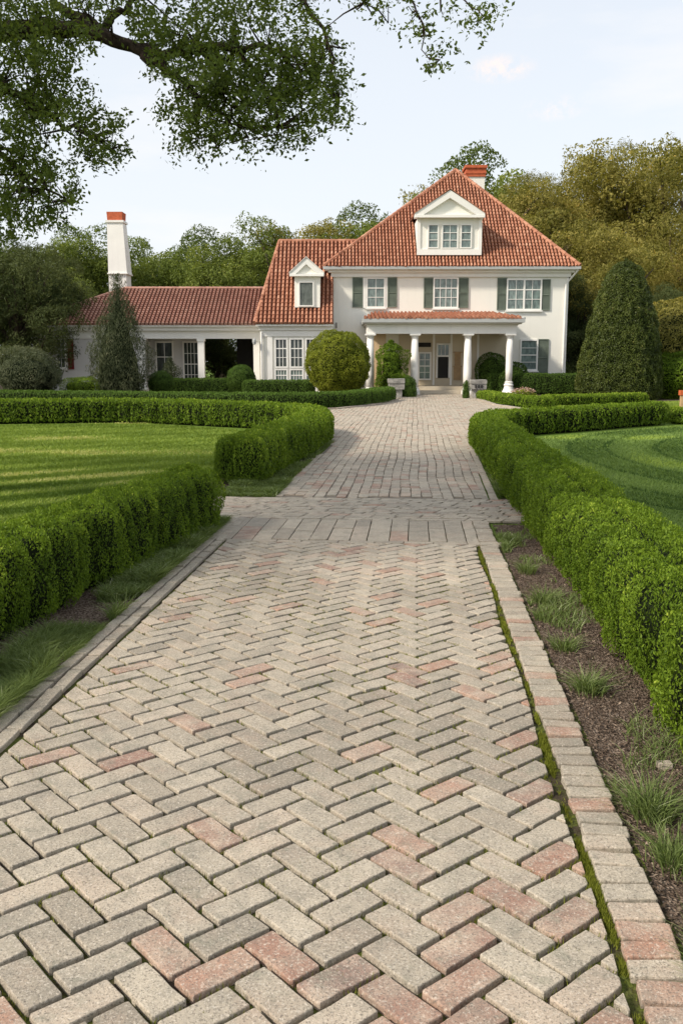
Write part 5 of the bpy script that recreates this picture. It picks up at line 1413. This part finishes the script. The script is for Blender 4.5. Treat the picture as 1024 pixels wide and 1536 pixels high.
def kerb_run(pts, name, lab, w=.11, h=.075, L=.5):
    m = MB()
    for (x0, y0), (x1, y1) in zip(pts[:-1], pts[1:]):
        d = math.hypot(x1 - x0, y1 - y0); n = max(int(d / L), 1); tx, ty = (x1 - x0) / d, (y1 - y0) / d; nx, ny = -ty, tx
        for k in range(n):
            a = d * k / n + .008; b = d * (k + 1) / n - .008; hh = h + random.gauss(0, .005)
            q = [(x0 + tx * a - nx * w / 2, y0 + ty * a - ny * w / 2), (x0 + tx * b - nx * w / 2, y0 + ty * b - ny * w / 2), (x0 + tx * b + nx * w / 2, y0 + ty * b + ny * w / 2), (x0 + tx * a + nx * w / 2, y0 + ty * a + ny * w / 2)]
            m.add([(p[0], p[1], 0) for p in q] + [(p[0], p[1], hh) for p in q], [(0, 3, 2, 1), (4, 5, 6, 7), (0, 1, 5, 4), (1, 2, 6, 5), (2, 3, 7, 6), (3, 0, 4, 7)])
    o = m.build(name, M['kerb']); o['kind'] = 'structure'
kerb_run([(-8, 31.25), (-4.6, 30.95), (-1.4, 30.75), (-.2, 31.35), (1.2, 34.25), (2.15, 38.55), (2.5, 40.3)], 'kerb', '')
kerb_run([(6.2, 42), (5.62, 38.5), (5.5, 34), (6.05, 30.2), (7.55, 27.4)], 'kerb', '', .16, .09)
px_, py_ = G(1019, 617)
e = empty('wooden_post', (px_ + .05, py_, 0), 'short wooden post with orange top at the right picture edge', 'post')
m = MB(); m.lathe([(.085, 0), (.08, .3), (.08, .50), (.075, .52)], (0, 0, 0), 8); m.build('post_shaft', M['wood'], e)
m = MB(); m.box(-.10, .16, -.09, .09, .522, .68); m.build('post_cap', M['orange'], e)
bx, by = -14.0, 37.0
m = MB(); rough_block(m, -.55, .55, -.4, .4, 0, .62, .12, 6); o = m.build('boulder', M['rock'], loc=(bx, by, 0), smooth=True); tag(o, 'brown boulder at the left picture edge beside the loose shrub', 'boulder')
m = MB(); rough_block(m, -.03, .03, -.02, .02, 0, .022, .006, 3); 
gx_, gy_ = G(996, 1153); o = m.build('stone_pebble', M['kerb'], loc=(gx_, gy_, .005)); tag(o, 'small orange-brown stone lying in the mulch by the right hedge', 'stone')

# ------------------------------------------------------------------ camera, sky, sun
cam = bpy.data.cameras.new('camera'); co = bpy.data.objects.new('camera', cam); COL.objects.link(co)
cam.sensor_fit = 'VERTICAL'; cam.sensor_height = 36; cam.sensor_width = 24; cam.lens = 36 * F / 1536
cam.clip_start = .05; cam.clip_end = 3000
co.location = (0, 0, HC); co.rotation_euler = (PI / 2 - TH, 0, 0)
sc.camera = co

SUN_EL, SUN_AZ = R(38), R(-116)            # azimuth measured from +Y clockwise
sd = Vector((math.sin(SUN_AZ) * math.cos(SUN_EL), math.cos(SUN_AZ) * math.cos(SUN_EL), math.sin(SUN_EL)))
sun = bpy.data.lights.new('sun', 'SUN'); sun.energy = 3.2; sun.angle = R(6); sun.color = (1.0, .91, .78)
so = bpy.data.objects.new('sun', sun); COL.objects.link(so); so.rotation_euler = sd.to_track_quat('Z', 'Y').to_euler(); so.location = (-20, -20, 30)

w = bpy.data.worlds.new('World'); sc.world = w; w.use_nodes = True; nt = w.node_tree; nt.nodes.clear()
out = N(nt, 'ShaderNodeOutputWorld'); bg = N(nt, 'ShaderNodeBackground'); bg.inputs['Strength'].default_value = .15
sky = N(nt, 'ShaderNodeTexSky', sky_type='NISHITA'); sky.sun_disc = False; sky.sun_elevation = SUN_EL; sky.sun_rotation = SUN_AZ
sky.air_density = 1.0; sky.dust_density = 2.0; sky.ozone_density = 1.5
tc = N(nt, 'ShaderNodeTexCoord').outputs['Generated']
# thin high veil of cloud: denser towards the horizon
sep = N(nt, 'ShaderNodeSeparateXYZ'); nt.links.new(tc, sep.inputs[0])
veil = mapr(nt, sep.outputs[2], 0.0, .45, .93, .70)
c = mixc(nt, veil, sky.outputs[0], (4.55, 4.7, 4.85))
mp = N(nt, 'ShaderNodeMapping'); mp.inputs['Scale'].default_value = (2.2, 2.2, 9.0); nt.links.new(tc, mp.inputs[0])
cf = mapr(nt, noise_fac(nt, 1.3, 6, mp.outputs[0], .55), .5, .75, 0, .7)
c = mixc(nt, cf, c, (5.1, 4.9, 4.8))
def wisp(c, px, py, sx, sz, col, amt):
    d = Vector(ray(px, py)).normalized()
    sub = N(nt, 'ShaderNodeVectorMath', operation='SUBTRACT'); nt.links.new(tc, sub.inputs[0]); sub.inputs[1].default_value = d
    sc_ = N(nt, 'ShaderNodeMapping'); sc_.inputs['Rotation'].default_value = (0, R(14), 0); sc_.inputs['Scale'].default_value = (1 / sx, 1 / .3, 1 / sz); nt.links.new(sub.outputs[0], sc_.inputs[0])
    ln = N(nt, 'ShaderNodeVectorMath', operation='LENGTH'); nt.links.new(sc_.outputs[0], ln.inputs[0])
    m1 = mapr(nt, ln.outputs['Value'], 1.0, .0, 0, 1); nf = mapr(nt, noise_fac(nt, 55, 6, tc, .7), .42, .68, 0, 1.6)
    mu = N(nt, 'ShaderNodeMath', operation='MULTIPLY'); nt.links.new(m1, mu.inputs[0]); nt.links.new(nf, mu.inputs[1])
    m2 = N(nt, 'ShaderNodeMath', operation='MULTIPLY'); nt.links.new(mu.outputs[0], m2.inputs[0]); m2.inputs[1].default_value = amt; m2.use_clamp = True
    return mixc(nt, m2.outputs[0], c, col)
c = wisp(c, 750, 103, .038, .014, (5.7, 4.75, 4.3), .75)
c = wisp(c, 832, 162, .034, .013, (5.5, 4.8, 4.45), .55)
nt.links.new(c, bg.inputs['Color']); nt.links.new(bg.outputs[0], out.inputs[0])
sc.view_settings.view_transform = 'Standard'; sc.view_settings.look = 'None'; sc.view_settings.gamma = 1; sc.view_settings.exposure = 0.50
sc.cycles.max_bounces = 6; sc.cycles.diffuse_bounces = 3; sc.cycles.glossy_bounces = 2; sc.cycles.transmission_bounces = 3
